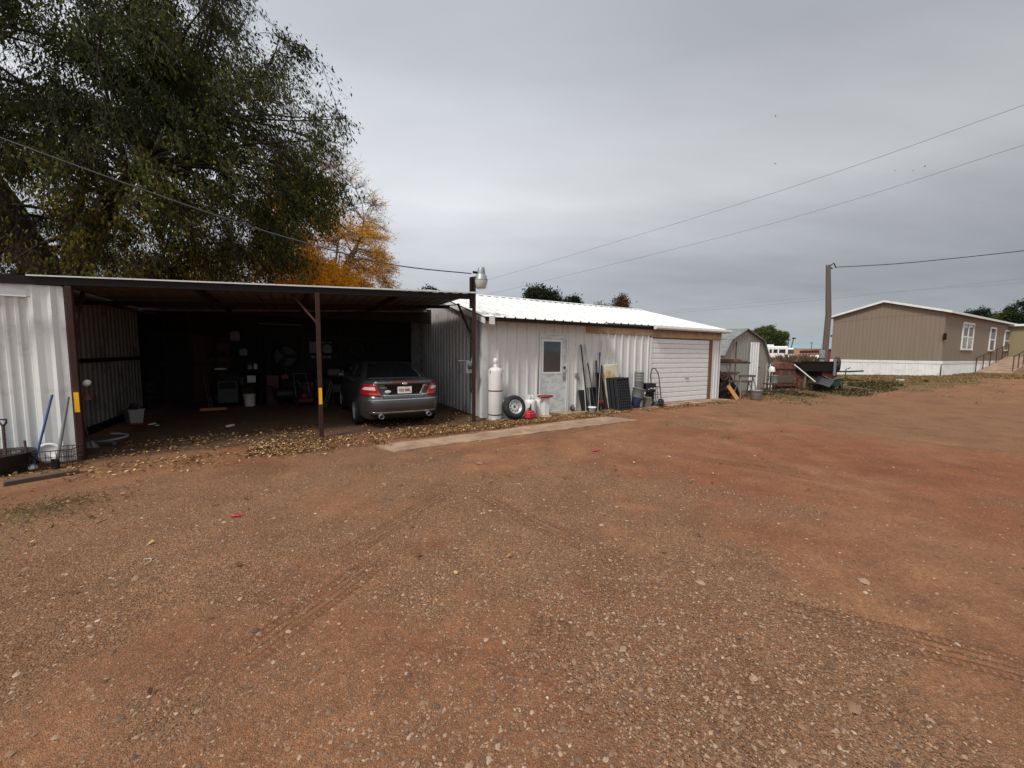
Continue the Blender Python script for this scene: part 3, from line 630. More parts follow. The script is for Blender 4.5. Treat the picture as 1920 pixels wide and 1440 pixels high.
def drop(y, z):                                       # hood and cowl lower than the deck
    if z < .62: return z
    k_ = 1-.10*ss(2.9, 3.6, y)-.22*ss(3.5, 4.8, y); return .62+(z-.62)*k_ if y > 2.6 else z
mb = MB(); NA = 96; Vv = []; Fs = []
for z, w, y0, y1 in LEV:
    for j in range(NA):
        a_ = 2*math.pi*j/NA; ca, sa = math.cos(a_), math.sin(a_); rr_ = (abs(ca)**6+abs(sa)**6)**(-1/6)
        x = w*ca*rr_; y = (y0+y1)/2+(y1-y0)/2*sa*rr_; Vv.append((x, y, drop(y, z)))
for i in range(len(LEV)-1):
    for j in range(NA): Fs.append((i*NA+j, i*NA+(j+1) % NA, (i+1)*NA+(j+1) % NA, (i+1)*NA+j))
mb.add(Vv, Fs, True); n0 = (len(LEV)-1)*NA; mb.F.append(tuple(range(n0, n0+NA))); mb.sm.append(False); mb.F.append(tuple(range(NA))[::-1]); mb.sm.append(False)
body = mb.build('body', MT['carpaint'], car)
GL = [(1.03, .80, .62, 3.72), (1.10, .775, .78, 3.60), (1.20, .725, 1.02, 3.35), (1.30, .665, 1.28, 3.05), (1.38, .61, 1.52, 2.80), (1.42, .56, 1.72, 2.60), (1.437, .44, 1.95, 2.4)]
mb = MB(); Vv = []; Fs = []
for z, w, y0, y1 in GL:
    for j in range(NA):
        a_ = 2*math.pi*j/NA; ca, sa = math.cos(a_), math.sin(a_); rr_ = (abs(ca)**7+abs(sa)**7)**(-1/7); Vv.append((w*ca*rr_, (y0+y1)/2+(y1-y0)/2*sa*rr_, z))
for i in range(len(GL)-1):
    for j in range(NA): Fs.append((i*NA+j, i*NA+(j+1) % NA, (i+1)*NA+(j+1) % NA, (i+1)*NA+j))
mb.add(Vv, Fs, True); n0 = (len(GL)-1)*NA; mb.F.append(tuple(range(n0, n0+NA))); mb.sm.append(True); mb.build('roof', MT['carpaint'], car)
def gl(z):
    for a_, b_ in zip(GL, GL[1:]):
        if z <= b_[0]: t_ = (z-a_[0])/(b_[0]-a_[0]); return [a_[i]+(b_[i]-a_[i])*t_ for i in range(4)]
    return GL[-1]
def patch(name, quad, mat, parent, fn, off=.008, n=14, th=.012):   # quad: 4 (x,z) corners bl, br, tr, tl mapped onto fn
    V = []; bl, br, tr, tl = quad
    for lay in (off, off-th):
        for j in range(n+1):
            for i in range(n+1):
                a_, b_ = i/n, j/n
                x = (bl[0]*(1-a_)+br[0]*a_)*(1-b_)+(tl[0]*(1-a_)+tr[0]*a_)*b_; z = (bl[1]*(1-a_)+br[1]*a_)*(1-b_)+(tl[1]*(1-a_)+tr[1]*a_)*b_
                V.append(fn(x, z, lay))
    m_ = (n+1)*(n+1); Fs = []
    for j in range(n):
        for i in range(n):
            q_ = j*(n+1)+i; Fs.append((q_, q_+1, q_+n+2, q_+n+1)); Fs.append((m_+q_, m_+q_+n+1, m_+q_+n+2, m_+q_+1))
    for i in range(n):
        Fs.append((i, m_+i, m_+i+1, i+1)); e = n*(n+1)+i; Fs.append((e, e+1, m_+e+1, m_+e)); f_ = i*(n+1); Fs.append((f_, f_+n+1, m_+f_+n+1, m_+f_)); g_ = f_+n; Fs.append((g_, m_+g_, m_+g_+n+1, g_+n+1))
    return MB().add(V, Fs, True).build(name, mat, parent)
rs_ = lambda x, z, o: (x*(1+o*.6), surf(x, z)-o, z)
def rw_(x, z, o): _, w, y0, y1 = gl(z); return (x, co(x, z, w, 7, y0, y1)-o*.8, z+o*.6)
patch('rear_window', [(-.68, 1.075), (.68, 1.075), (.53, 1.385), (-.53, 1.385)], MT['glass'], car, rw_)
def sd_(sg):
    def f(y, z, o):
        _, w, y0, y1 = gl(z); yc = (y0+y1)/2; q_ = min(.999, abs(y-yc)/((y1-y0)/2)); return (sg*(w*(1-q_**7)**(1/7)+o), y, z)
    return f
for sg in (-1, 1):
    patch('side_window', [(1.15, 1.09), (2.2, 1.07), (2.2, 1.36), (1.75, 1.36)], MT['glass'], car, sd_(sg)); patch('side_window', [(2.28, 1.07), (3.3, 1.08), (2.62, 1.36), (2.28, 1.36)], MT['glass'], car, sd_(sg))
    MB().bbox(sg*.99-.09, sg*.99+.09, 3.05, 3.15, 1.0, 1.12, .03).build('mirror', MT['carpaint'], car)
# trunk lid lines, spoiler lip, lamps
patch('trunk_spoiler', [(-.70, 1.005), (.70, 1.005), (.66, 1.052), (-.66, 1.052)], MT['carpaint'], car, rs_, off=.03, th=.04)
patch('brake_light', [(-.30, 1.028), (.30, 1.028), (.28, 1.05), (-.28, 1.05)], MT['redpaint'], car, rs_, off=.036)
patch('panel_gap', [(-.56, .985), (.56, .985), (.56, .997), (-.56, .997)], MT['black'], car, rs_, off=.006)
patch('panel_gap', [(-.44, .672), (.44, .672), (.45, .684), (-.45, .684)], MT['black'], car, rs_, off=.006)
for sg in (-1, 1):
    X_ = lambda a, b: (a*sg, b)
    t_ = patch('taillight', [X_(.50, .735), X_(.872, .755), X_(.815, .975), X_(.605, .985)], MT['tail'], car, rs_, off=.016, th=.03)
    patch('reverse_lens', [X_(.60, .855), X_(.835, .865), X_(.79, .925), X_(.625, .93)], MT['clear'], t_, rs_, off=.020, th=.01)
    patch('panel_gap', [X_(.44, .684), X_(.452, .684), X_(.575, .985), X_(.563, .985)], MT['black'], car, rs_, off=.005)
    MB().lathe([(.048, 0), (.05, .0), (.05, .14), (.042, .14), (.042, .02), (0, .02)][::-1], c=(sg*.52, .09, .300), m=Matrix.Rotation(R(90), 4, 'X'), n=18, caps=False).build('exhaust_tip', MT['grey'], car)
# number plate recess, plate, badges
patch('plate_recess', [(-.33, .755), (.33, .755), (.43, .975), (-.43, .975)], MT['darksteel'], car, rs_, off=.004)
patch('recess_trim', [(.34, .76), (.375, .76), (.465, .965), (.43, .965)], MT['chrome'], car, rs_, off=.010)
patch('trunk_trim', [(-.47, .735), (.47, .735), (.47, .747), (-.47, .747)], MT['chrome'], car, rs_, off=.008)
yp = surf(0, .86)-.03
pl = MB().bbox(-.175, .175, yp, yp+.025, .765, .945, .006).build('number_plate', MT['black'], car)
MB().bbox(-.155, .155, yp-.004, yp-.0005, .78, .93, .001).build('plate_face', MT['plate'], pl)
def text(body_, size, mat, parent, loc, rot=(R(90), 0, 0), ext=.002, sc=(1, 1, 1)):
    cu = bpy.data.curves.new('t', 'FONT'); cu.body = body_; cu.size = size; cu.extrude = ext; cu.align_x = 'CENTER'; cu.align_y = 'CENTER'; cu.offset = .0016
    o = bpy.data.objects.new('t', cu); scene.collection.objects.link(o); bpy.context.view_layer.update()
    me = bpy.data.meshes.new_from_object(o.evaluated_get(bpy.context.evaluated_depsgraph_get())); bpy.data.objects.remove(o)
    n = bpy.data.objects.new('lettering', me); scene.collection.objects.link(n); n.parent = parent; n.location = loc; n.rotation_euler = rot; n.scale = sc; me.materials.clear(); me.materials.append(mat); return n
text('933\u00b7SML', .088, MT['platetext'], pl, (0, yp-.006, .85), sc=(.82, 1, 1))
MB().lathe([(0, 0), (.055, .004), (.06, 0)], c=(0, surf(0, 1.0)-.034, .995), m=Matrix.Rotation(R(90), 4, 'X') @ Matrix.Scale(.5, 4, (0, 1, 0)), n=20).build('badge', MT['chrome'], car)
MB().lathe([(0, 0), (.06, .004), (.068, 0)], c=(-.36, surf(-.36, .80)-.022, .825), m=Matrix.Rotation(R(90), 4, 'X') @ Matrix.Scale(.5, 4, (0, 1, 0)), n=20).build('badge', MT['paper'], car)
for x_, z_, w_ in ((-.45, .90, .075), (.50, .93, .022), (.46, .735, .06)): patch('chrome_lettering', [(x_-w_, z_), (x_+w_, z_), (x_+w_, z_+.018), (x_-w_, z_+.018)], MT['chrome'], car, rs_, off=.009, n=6)
patch('bumper_crease', [(-.80, .355), (.80, .355), (.80, .385), (-.80, .385)], MT['chrome'], car, rs_, off=.006); patch('lower_valance', [(-.62, .225), (.62, .225), (.72, .34), (-.72, .34)], MT['black'], car, rs_, off=.004)
patch('bumper_ledge', [(-.76, .640), (.76, .640), (.76, .662), (-.76, .662)], MT['galv'], car, rs_, off=.010)
def wheel(parent, x, y, z, sg, r=.325, name='wheel', w=.21, alloy=True):
    m_ = Matrix.Rotation(R(90*sg), 4, 'Y')
    wh = MB().lathe([(r*.62, -w/2), (r*.86, -w/2), (r*.96, -w*.42), (r, -w*.3), (r, w*.3), (r*.96, w*.42), (r*.86, w/2), (r*.62, w/2), (r*.62, -w/2)], c=(x, y, z), m=m_, n=36).build(name, MT['rubber'], parent)
    mb = MB().lathe([(r*.66, w*.46), (r*.60, w*.50), (r*.57, w*.36)], c=(x, y, z), m=m_, n=36, caps=False); MB().lathe([(r*.62, .02), (0, .02)], c=(x, y, z), m=m_, n=28, caps=False).build('brake_disc', MT['black'], wh)
    for k_ in range(5 if alloy else 0):
        mm = Matrix.Translation((x, y, z)) @ Matrix.Rotation(R(90*sg), 4, 'Y') @ Matrix.Rotation(R(72*k_+10), 4, 'Z'); mb.box(.03, r*.6, -.035, .035, w*.34, w*.42, m=mm)
    mb.lathe([(0, w*.46), (.06, w*.44), (.07, w*.34)], c=(x, y, z), m=m_, n=20); mb.build('rim', MT['alloy'] if alloy else MT['steelrim'], wh); return wh
for sg in (-1, 1):
    for y_ in (1.06, 3.80):
        MB().lathe([(.375, 0), (.375, .012), (0, .012)][::-1], c=(sg*.905, y_, .335), m=Matrix.Rotation(R(90*sg), 4, 'Y'), n=36).build('wheel_arch', MT['black'], car); wheel(car, sg*.83, y_, .325, sg)
# ------------------------------------------------------------------ yard light on the right post
lp = L(PR[0]+.16, PR[1]-.06, 3.42)
yl_ = thing('yard_light', 'white dusk-to-dawn yard lamp with frosted bowl on top of the right carport post', 'lamp', lp)
MB().lathe([(0, .30), (.075, .30), (.085, .27), (.10, .15), (.10, .13), (.135, .10), (.14, .04), (.16, .02), (.16, 0)], n=28).build('lamp_housing', MT['galv'], yl_)
MB().lathe([(.155, .0), (.15, -.06), (.12, -.18), (.10, -.20), (0, -.20)], n=28).build('lamp_shade', MT['lampglass'], yl_)
MB().tube([(-.20, .04, .18), (-.08, .02, .17)], .03, 8).build('arm', MT['darksteel'], yl_)
mtr = thing('electric_meter', 'small round glass electric meter with conduit on the carport post by the shed corner', 'meter', L(PR[0]+.0, PR[1]+.28, 1.33))
MB().bbox(-.08, .08, -.04, .06, -.16, .14, .01).build('meter_box', MT['galv'], mtr); MB().lathe([(0, .12), (.06, .11), (.07, .07), (.07, 0)], c=(0, -.04, 0.02), m=Matrix.Rotation(R(90), 4, 'X'), n=18).build('dial', MT['winglass'], mtr)
MB().tube([(.05, 0, .1), (.12, -.05, .5), (.12, -.03, 1.5), (.08, 0, 2.1)], .018, 6).tube([(-.3, 0, .15), (0, 0, .15)], .014, 6).build('conduit', MT['greypail'], mtr)
hs = thing('wire_loop', 'long thin brown cord hanging in a loop on the side wall of the white shed', 'cord', L(-.05, .62, 0))
MB().tube([(0, 0, 2.75), (-.01, .02, 2.0), (-.01, .05, .75), (-.01, -.02, .62), (-.01, -.07, .75), (-.01, -.03, 1.8), (0, 0, 2.3)], .011, 5).build('cord', MT['rustdk'], hs)
# ------------------------------------------------------------------ things along the shed wall (local x along wall, y into wall)
def at(px, py, t=None):
    p = G(px, py); s_, t_ = st(p); return L(s_, t_ if t is None else t)
def wl(s, t, z=.03): return L(s, t, z)
def cyl_tank(name, label, s, t, r, h, grp=None, collar=True):
    o = thing(name, label, 'gas cylinder', wl(s, t), group=grp)
    pr_ = [(r*.95, 0), (r*.95, .05), (r, .07), (r, h-r*.55), (r*.95, h-r*.33), (r*.8, h-r*.16), (r*.55, h-r*.04), (r*.3, h), (0, h)]
    MB().lathe(pr_, n=32).build('tank_body', MT['tank'] if h > 1 else MT['galv' if grp is None else 'white'], o)
    if collar:
        V = []; 
        mb = MB(); 
        for k_ in range(14):
            a_ = R(-60+k_*300/14); a2 = R(-60+(k_+.98)*300/14); rr = r*.62; q_ = [(rr*math.cos(a_), rr*math.sin(a_)), (rr*math.cos(a2), rr*math.sin(a2)), ((rr-.008)*math.cos(a2), (rr-.008)*math.sin(a2)), ((rr-.008)*math.cos(a_), (rr-.008)*math.sin(a_))]
            z0_ = h*.97; z1_ = h*.97+(.13 if k_ % 5 else .05); mb.prism(q_, z0_, z1_, 'z')
        mb.build('collar', MT['white'], o); MB().lathe([(.02, h), (.02, h+.05), (.035, h+.05), (.035, h+.08), (0, h+.09)], n=12).build('valve', MT['galv'], o)
    return o
sc0 = W(929, 700, -.3)[0]
tc_ = cyl_tank('gas_cylinder', 'tall chipped white propane cylinder standing at the shed corner', sc0, -.30, .178, 1.30, collar=False)
MB().lathe([(.055, 1.285), (.055, 1.35), (.045, 1.36), (.045, 1.40), (.055, 1.41), (.058, 1.46), (.045, 1.52), (0, 1.535)], n=20).build('valve_cap', MT['white'], tc_)
MB().lathe([(.179, .70), (.183, .71), (.183, .72), (.179, .73)], n=32).build('weld_band', MT['rustdk'], tc_)
MB().lathe([(.179, .10), (.186, .11), (.179, .13)], n=32).build('weld_band', MT['rustdk'], tc_)
G1 = 'small propane bottles behind the spare tyre'
cyl_tank('propane_bottle', 'small white propane bottle hidden behind the leaning spare tyre beside tall cylinder', sc0+.33, -.16, .15, .46, G1)
cyl_tank('propane_bottle', 'grey-white propane bottle with dark collar right behind the red fuel can', W(991, 760, -.2)[0], -.28, .15, .44, G1)
cyl_tank('propane_bottle', 'squat white propane bottle half hidden by the red-topped pedestal', W(1009, 760, -.15)[0], -.20, .15, .42, G1)
s_ = W(964, 770, -.5)[0]
ty = thing('spare_tyre', 'black tyre on a bare steel rim leaning against the propane bottles', 'tyre', wl(s_, -.50))
tw = MB(); m_ = Matrix.Translation((0, 0, .295)) @ Matrix.Rotation(R(-14), 4, 'X') @ Matrix.Rotation(R(90), 4, 'X')
def tyre(mb, r, w, m): return mb.lathe([(r*.60, -w*.42), (r*.72, -w/2), (r*.9, -w*.48), (r*.98, -w*.34), (r, -w*.2), (r, w*.2), (r*.98, w*.34), (r*.9, w*.48), (r*.72, w/2), (r*.60, w*.42), (r*.60, -w*.42)], m=m, n=40)
tyre(tw, .30, .20, m_).build('tyre', MT['rubber'], ty)
rm = MB().lathe([(.185, .075), (.178, .095), (.165, .07), (.155, .03), (.135, .025)], m=m_, n=36, caps=False); rm.lathe([(.105, .03), (.09, .05), (.07, .05), (.045, .035), (.03, .035)], m=m_, n=24, caps=False)
for k_ in range(10): mm = m_ @ Matrix.Rotation(R(36*k_), 4, 'Z'); rm.box(.10, .157, -.022, .022, .02, .032, m=mm)
rm.build('rim', MT['steelrim'], ty); MB().lathe([(.175, .0), (0, .0)], m=m_, n=24, caps=False).build('wheel_disc', MT['black'], ty)
s_ = W(994, 780, -.62)[0]
fc = thing('fuel_can', 'red plastic fuel can with black spout in front of the propane bottles', 'fuel can', wl(s_, -.62, .025), rz=TH+.3)
MB().bbox(-.135, .135, -.085, .085, 0, .165, .03).bbox(-.10, .10, -.065, .065, .15, .205, .025).build('can_body', MT['red'], fc)
MB().tube([(0, 0, .21), (0, 0, .25), (.02, 0, .33), (.0, -.02, .36)], [.035, .03, .016, .014], 10).tube([(-.07, 0, .19), (-.09, 0, .26), (0.02, 0, .27)], .012, 6).build('spout', MT['black'], fc)
s_ = W(1021, 770, -.5)[0]
pd = thing('pedestal_seat', 'white post stool with a worn maroon seat standing by the shed door', 'stool', wl(s_, -.52, .025))
MB().bbox(-.085, .085, -.085, .085, .03, .50, .01).build('post', MT['white'], pd); MB().lathe([(.19, 0), (.18, .03), (.10, .05)], n=16).build('base', MT['conc'], pd)
MB().lathe([(.08, .50), (.22, .515), (.235, .535), (.22, .555), (0, .55)], m=Matrix.Scale(.8, 4, (0, 1, 0)), n=24).build('seat', MT['redpaint'], pd)
s_ = W(1072, 760, -.1)[0]
cw = thing('caster_wheel', 'small black caster wheel on the slab just right of the shed door', 'wheel', wl(s_, -.14))
MB().lathe([(.03, -.02), (.075, -.02), (.08, 0), (.075, .02), (.03, .02)], c=(0, 0, .08), m=Matrix.Rotation(R(70), 4, 'X'), n=20).build('tyre', MT['rubber'], cw); MB().box(-.02, .02, -.05, .05, .06, .19).build('bracket', MT['galv'], cw)
G2 = 'dark boards and poles leaning beside the shed door'
def leanbox(name, label, cat, sb, w, h, tb, tt, th, mat, side=0, z0=.03, grp=G2):      # panel leaning back to wall
    o = thing(name, label, cat, wl(sb, tb, z0), group=grp); a_ = math.atan2(tt-tb, h); m_ = Matrix.Rotation(-a_, 4, 'X') @ Matrix.Rotation(R(side), 4, 'Y')
    MB().bbox(-w/2, w/2, -th/2, th/2, 0, h, min(.006, th/3), m=m_).build('board', mat, o); return o
def pos(px, t): return W(px, 740, t)[0]
leanbox('panel_board', 'thin black rubber panel leaning nearest the shed door', 'panel', pos(1095, -.2), .26, .62, -.26, -.06, .015, MT['black'])
leanbox('panel_board', 'wide dark slate panel behind the silver poles', 'panel', pos(1117, -.2), .44, .68, -.24, -.05, .015, MT['black'])
leanbox('panel_board', 'tall narrow charcoal board left of the stained foam slab', 'panel', pos(1124, -.2), .16, 1.12, -.30, -.06, .02, MT['darksteel'])
leanbox('panel_board', 'dark grey plank touching the foam slab', 'panel', pos(1133, -.2), .10, 1.06, -.34, -.06, .02, MT['darkwall'], side=-3)
def leanpole(name, label, top, bot, r, mat, tt=-.06, tb=-.42, grp=G2, n=8):
    s1_, z1_ = W(*top, tt); s0_, z0_ = W(*bot, tb); o = thing(name, label, 'pole', wl(s0_, tb, .03), group=grp)
    MB().tube([(0, 0, 0), (s1_-s0_, tt-tb, z1_-.03)], r, n).build('shaft', mat, o); return o
leanpole('pole', 'tallest black pipe leaning left of the silver poles', (1089, 646), (1103, 768), .019, MT['darksteel'])
leanpole('pole', 'silver pipe with dark top crossing the black panels', (1097, 646), (1108, 768), .017, MT['galv'], tb=-.38)
leanpole('pole', 'thin grey rod close to the tallest black pipe', (1093, 683), (1099, 767), .014, MT['galv'], tb=-.5)
leanpole('pole', 'black broom handle slanting right towards the small pail', (1102, 680), (1117, 764), .018, MT['black'], tb=-.5)
leanpole('pole', 'thin silver aerial rod rising highest beside the foam slab', (1128, 641), (1121, 768), .010, MT['galv'], tb=-.5)
leanpole('pole', 'black tube with blunt top left of the aerial rod', (1125, 661), (1124, 766), .022, MT['darksteel'], tb=-.4)
leanpole('pole', 'short dark stake just right of the broom handle', (1118, 676), (1119, 766), .026, MT['darkwall'], tb=-.45)
jr = leanpole('rusty_jack', 'rusty red-brown handyman jack among the poles', (1127, 685), (1127, 768), .022, MT['rustdk'], tb=-.55)
MB().box(-.07, .07, -.03, .03, .25, .32).build('jack_head', MT['redpaint'], jr)
sp_ = thing('small_pail', 'little grey pail with a white lid among fallen leaves', 'pail', wl(pos(1111, -.62), -.62))
MB().lathe([(.085, 0), (.09, .02), (.10, .13), (.10, .14), (0, .14)], n=20).build('pail_body', MT['greypail'], sp_); MB().lathe([(.115, .135), (.12, .15), (.11, .17), (0, .172)], n=20).build('lid', MT['paper'], sp_)
fs = thing('foam_slab', 'yellow-stained upright foam mattress slab leaning on the shed wall', 'mattress', wl(pos(1152, -.25), -.30))
m_ = Matrix.Rotation(R(-9), 4, 'X') @ Matrix.Rotation(R(-3), 4, 'Y'); MB().bbox(-.29, .29, -.06, .06, 0, 1.36, .035, m=m_).build('slab', MT['foam'], fs)
G3 = 'black plastic grid racks stacked on edge'
for k_ in range(3):
    o = thing('grid_rack', ['black plastic grid rack on edge, front one of three', 'middle one of three black plastic grid racks', 'black plastic grid rack nearest the foam slab, rearmost of three'][k_], 'rack', wl(pos(1165, -.5)-.05*k_+.03, -.62+.11*k_), group=G3)
    m_ = Matrix.Rotation(R(-9), 4, 'X') @ Matrix.Rotation(R(-2), 4, 'Y'); mb = MB(); w_, h_ = .245, .93
    for x_ in np.linspace(-w_, w_, 7 if k_ == 0 else 4): mb.box(x_-.009, x_+.009, -.03, .0, .02, h_, m=m_)
    for z_ in np.linspace(.02, h_, 12 if k_ == 0 else 5): mb.box(-w_, w_, -.028, .0, z_-.009, z_+.009, m=m_)
    MB().box(-w_, w_, .012, .02, 0, h_, m=m_).build('back_sheet', MT['black'], o)
    mb.box(-w_-.02, -w_+.01, -.05, .05, 0, h_+.02, m=m_).box(w_-.01, w_+.02, -.05, .05, 0, h_+.02, m=m_).box(-w_, w_, -.05, .05, h_, h_+.03, m=m_).build('grid', MT['mesh'], o)
G4 = 'grey pails nested in a stack'
for k_ in range(4):
    o = thing('pail', ['grey-green pail at the bottom of the nested stack', 'second pail up in the nested grey stack', 'third pail up in the nested grey stack', 'topmost pail of the nested grey stack'][k_], 'pail', wl(pos(1195, -.15), -.2, .03+.50+k_*.085), group=G4)
    MB().lathe([(.125, 0), (.13, .01), (.142, .30), (.15, .31), (.15, .34), (.142, .35), (.135, .345), (.12, .02), (0, .02)], n=24).build('pail_body', MT['greypail'], o)
o = thing('storage_crate', 'grey crate under the nested pails, mostly hidden by the tilted bin', 'crate', wl(pos(1195, -.15), -.2)); MB().bbox(-.16, .16, -.14, .14, 0, .50, .02).build('crate_body', MT['greypail'], o)
tb = thing('trash_bin', 'grey trash bin with navy lower half tilted against the pails', 'bin', wl(pos(1190, -.45)-.02, -.50, .08))
m_ = Matrix.Rotation(R(17), 4, 'Y'); MB().lathe([(.11, 0), (.12, .015), (.155, .29)], m=m_, n=28).build('lower_bin', MT['navy'], tb)
MB().lathe([(.156, .27), (.162, .28), (.19, .53), (.205, .535), (.205, .56), (.185, .56), (.17, .50), (.14, .3), (0, .28)], m=m_, n=28).build('upper_bin', MT['grey'], tb)
MB().box(.05, .11, -.178, -.16, .43, .50, m=m_).build('label_patch', MT['paper'], tb)
for nm, lb, px, t_, w_, d_, h_, mt__ in (('storage_box', 'low white carton behind the navy bin', 1199, -.30, .09, .12, .20, 'paper'), ('storage_box', 'brown-grey carton left of the hand truck', 1210, -.42, .12, .14, .30, 'card')):
    o = thing(nm, lb, 'box', wl(pos(px, t_), t_)); MB().bbox(-w_, w_, -d_, d_, 0, h_, .006).build('box_body', MT[mt__], o); MB().bbox(-w_-.006, w_+.006, -d_-.006, d_+.006, h_-.05, h_+.01, .004).build('lid', MT[mt__], o)
o = thing('black_crate', 'black plastic crate perched behind the hand truck', 'crate', wl(pos(1213, -.15), -.18)); 
mb = MB().bbox(-.22, .22, -.15, .15, .42, .72, .02); mb.build('crate_body', MT['black'], o); MB().bbox(-.20, .16, -.14, .14, 0, .415, .02).build('lower_crate', MT['darksteel'], o)
MB().box(-.05, .03, -.156, -.150, .54, .58).box(.10, .17, -.156, -.150, .53, .58).box(-.16, -.11, -.156, -.150, .52, .55).build('hand_holes', MT['paper'], o)
ht = thing('hand_truck', 'black steel hand truck with curved handle and two small wheels by the roll-up door', 'hand truck', wl(pos(1234, -.42), -.42))
m_ = Matrix.Rotation(R(-10), 4, 'X')
def tp(P): return [tuple(m_ @ Vector(p)) for p in P]
fp = [(-.20, 0, .1), (-.20, 0, .86)]+[(-.20*math.cos(R(a)), 0, .86+.36*math.sin(R(a))) for a in range(12, 180, 12)]+[(.20, 0, .86), (.20, 0, .1)]
mb = MB().tube(tp(fp), .014, 8)
for z_ in (.12, .36, .62): mb.tube(tp([(-.20, 0, z_), (.20, 0, z_)]), .011, 6)
for x_ in (-.05, .05): mb.tube(tp([(x_, 0, .12), (x_, 0, .62)]), .009, 6)
mb.build('frame', MT['darksteel'], ht); MB().box(-.18, .18, -.24, 0, .045, .055).build('toe_plate', MT['darksteel'], ht)
MB().tube([(-.24, .06, .105), (.24, .06, .105)], .012, 6).build('axle', MT['galv'], ht)
for x_ in (-.225, .225):
    wh = MB().lathe([(.06, -.035), (.09, -.04), (.105, -.02), (.105, .02), (.09, .04), (.06, .035), (.06, -.035)], c=(x_, .06, .105), m=Matrix.Rotation(R(90), 4, 'Y'), n=24).build('wheel', MT['rubber'], ht); MB().lathe([(.062, .022), (.03, .03), (0, .03)], c=(x_, .06, .105), m=Matrix.Rotation(R(-90), 4, 'Y') , n=20, caps=False).lathe([(.062, .022), (.03, .03), (0, .03)], c=(x_, .06, .105), m=Matrix.Rotation(R(90), 4, 'Y') , n=20).build('rim', MT['galv'], wh)
# ------------------------------------------------------------------ left corner
o = thing('rubber_tub', 'black rubber feed tub on the ground at the left edge', 'tub', (-6.98, 5.12, gz(-6.9, 5)-.01))
MB().lathe([(.27, 0), (.28, .01), (.32, .23), (.34, .26), (.345, .275), (.335, .28), (.31, .25), (.26, .03), (0, .03)], n=40).build('tub_body', MT['black'], o); MB().tube([(.33, -.08, .24), (.37, -.02, .12), (.34, .06, .23)], .01, 6).build('handle', MT['black'], o)
bp = onplane(135, -1.02); bs_, bt_ = st(bp)
o = thing('wire_basket', 'low rusty wire basket full of leaves at the base of the white wall', 'basket', L(bs_, bt_))
mb = MB(); x0_, x1_, y0_, y1_, h_ = -.72, 0, 0, .34, .25
for z_ in (0.01, .08, .16, h_): mb.tube([(x0_, y0_, z_), (x1_, y0_, z_), (x1_, y1_, z_), (x0_, y1_, z_), (x0_, y0_, z_)], .0045 if z_ < h_ else .007, 5)
for x_ in np.linspace(x0_, x1_, 15):
    for y_ in (y0_, y1_): mb.tube([(x_, y_, 0), (x_, y_, h_)], .0035, 4)
for y_ in np.linspace(y0_, y1_, 8):
    for x_ in (x0_, x1_): mb.tube([(x_, y_, 0), (x_, y_, h_)], .0035, 4)
mb.build('wire_frame', MT['rustdk'], o)
def lean_world(name, label, cat, top, ty_, bot, r, mat, n=8, shaftname='shaft'):
    tp_ = D(*top, 1.0); d_ = ray(*top); k = (A.dot(v)+ty_)/(d_.dot(v)); p1 = Vector((0, 0, H))+d_*k; p0 = onplane(*bot)
    o = thing(name, label, cat, p0, rz=0); MB().tube([(0, 0, 0), tuple(p1-p0)], r, n).build(shaftname, mat, o); return o, p1-p0
o, dv = lean_world('mop', 'blue-handled mop leaning on the white wall behind the basket', 'mop', (98, 740), -.70, (60, -.98), .013, MT['blue'])
MB().lathe([(.03, 0), (.05, .03), (.02, .08)], n=10).build('mop_head', MT['paper'], o)
o, dv = lean_world('digging_bar', 'scuffed grey pole standing in the wire basket', 'pole', (128, 744), -.70, (103, -1.05), .018, MT['grey'])
MB().bbox(-.05, .05, -.015, .015, -.02, .14, .005).build('blade', MT['darksteel'], o)
o, dv = lean_world('hand_shovel', 'short D-handled shovel behind the black tub', 'shovel', (6, 800), -.72, (10, -1.0), .016, MT['rustdk'])
m__ = Matrix.Translation(dv); MB().tube([tuple(dv), tuple(dv+Vector((-.05, 0, .06))), tuple(dv+Vector((-.055, 0, .10))), tuple(dv+Vector((.055, 0, .10))), tuple(dv+Vector((.05, 0, .06))), tuple(dv)], .012, 6).build('handle', MT['black'], o); MB().bbox(-.11, .11, -.01, .01, -.02, .12, .008).build('blade', MT['rustdk'], o)
o, dv = lean_world('wood_stake', 'short brown wooden stake poking up left of the basket', 'stake', (46, 826), -.85, (53, -.98), .013, MT['rustdk'], 6)
wp = D(88, 828, 5.95); o = thing('plastic_disc', 'round white plastic lid leaning on the white wall behind the basket', 'disc', onplane(88, -.84), rz=TH)
m_ = Matrix.Translation((0, .05, .19)) @ Matrix.Rotation(R(78), 4, 'X'); MB().lathe([(0, .0), (.10, .0), (.105, .012), (.13, .012), (.14, 0), (.14, -.015), (0, -.015)], m=m_, n=32).build('disc', MT['white'], o)
p0, p1 = G(6, 910), G(148, 886); o = thing('timber', 'long grey-brown timber lying on the ground before the black tub', 'timber', (p0+p1)/2, rz=math.atan2((p1-p0).y, (p1-p0).x)); l_ = (p1-p0).length/2
MB().bbox(-l_, l_, -.06, .06, -.01, .055, .008).build('beam', MT['woodh'], o)
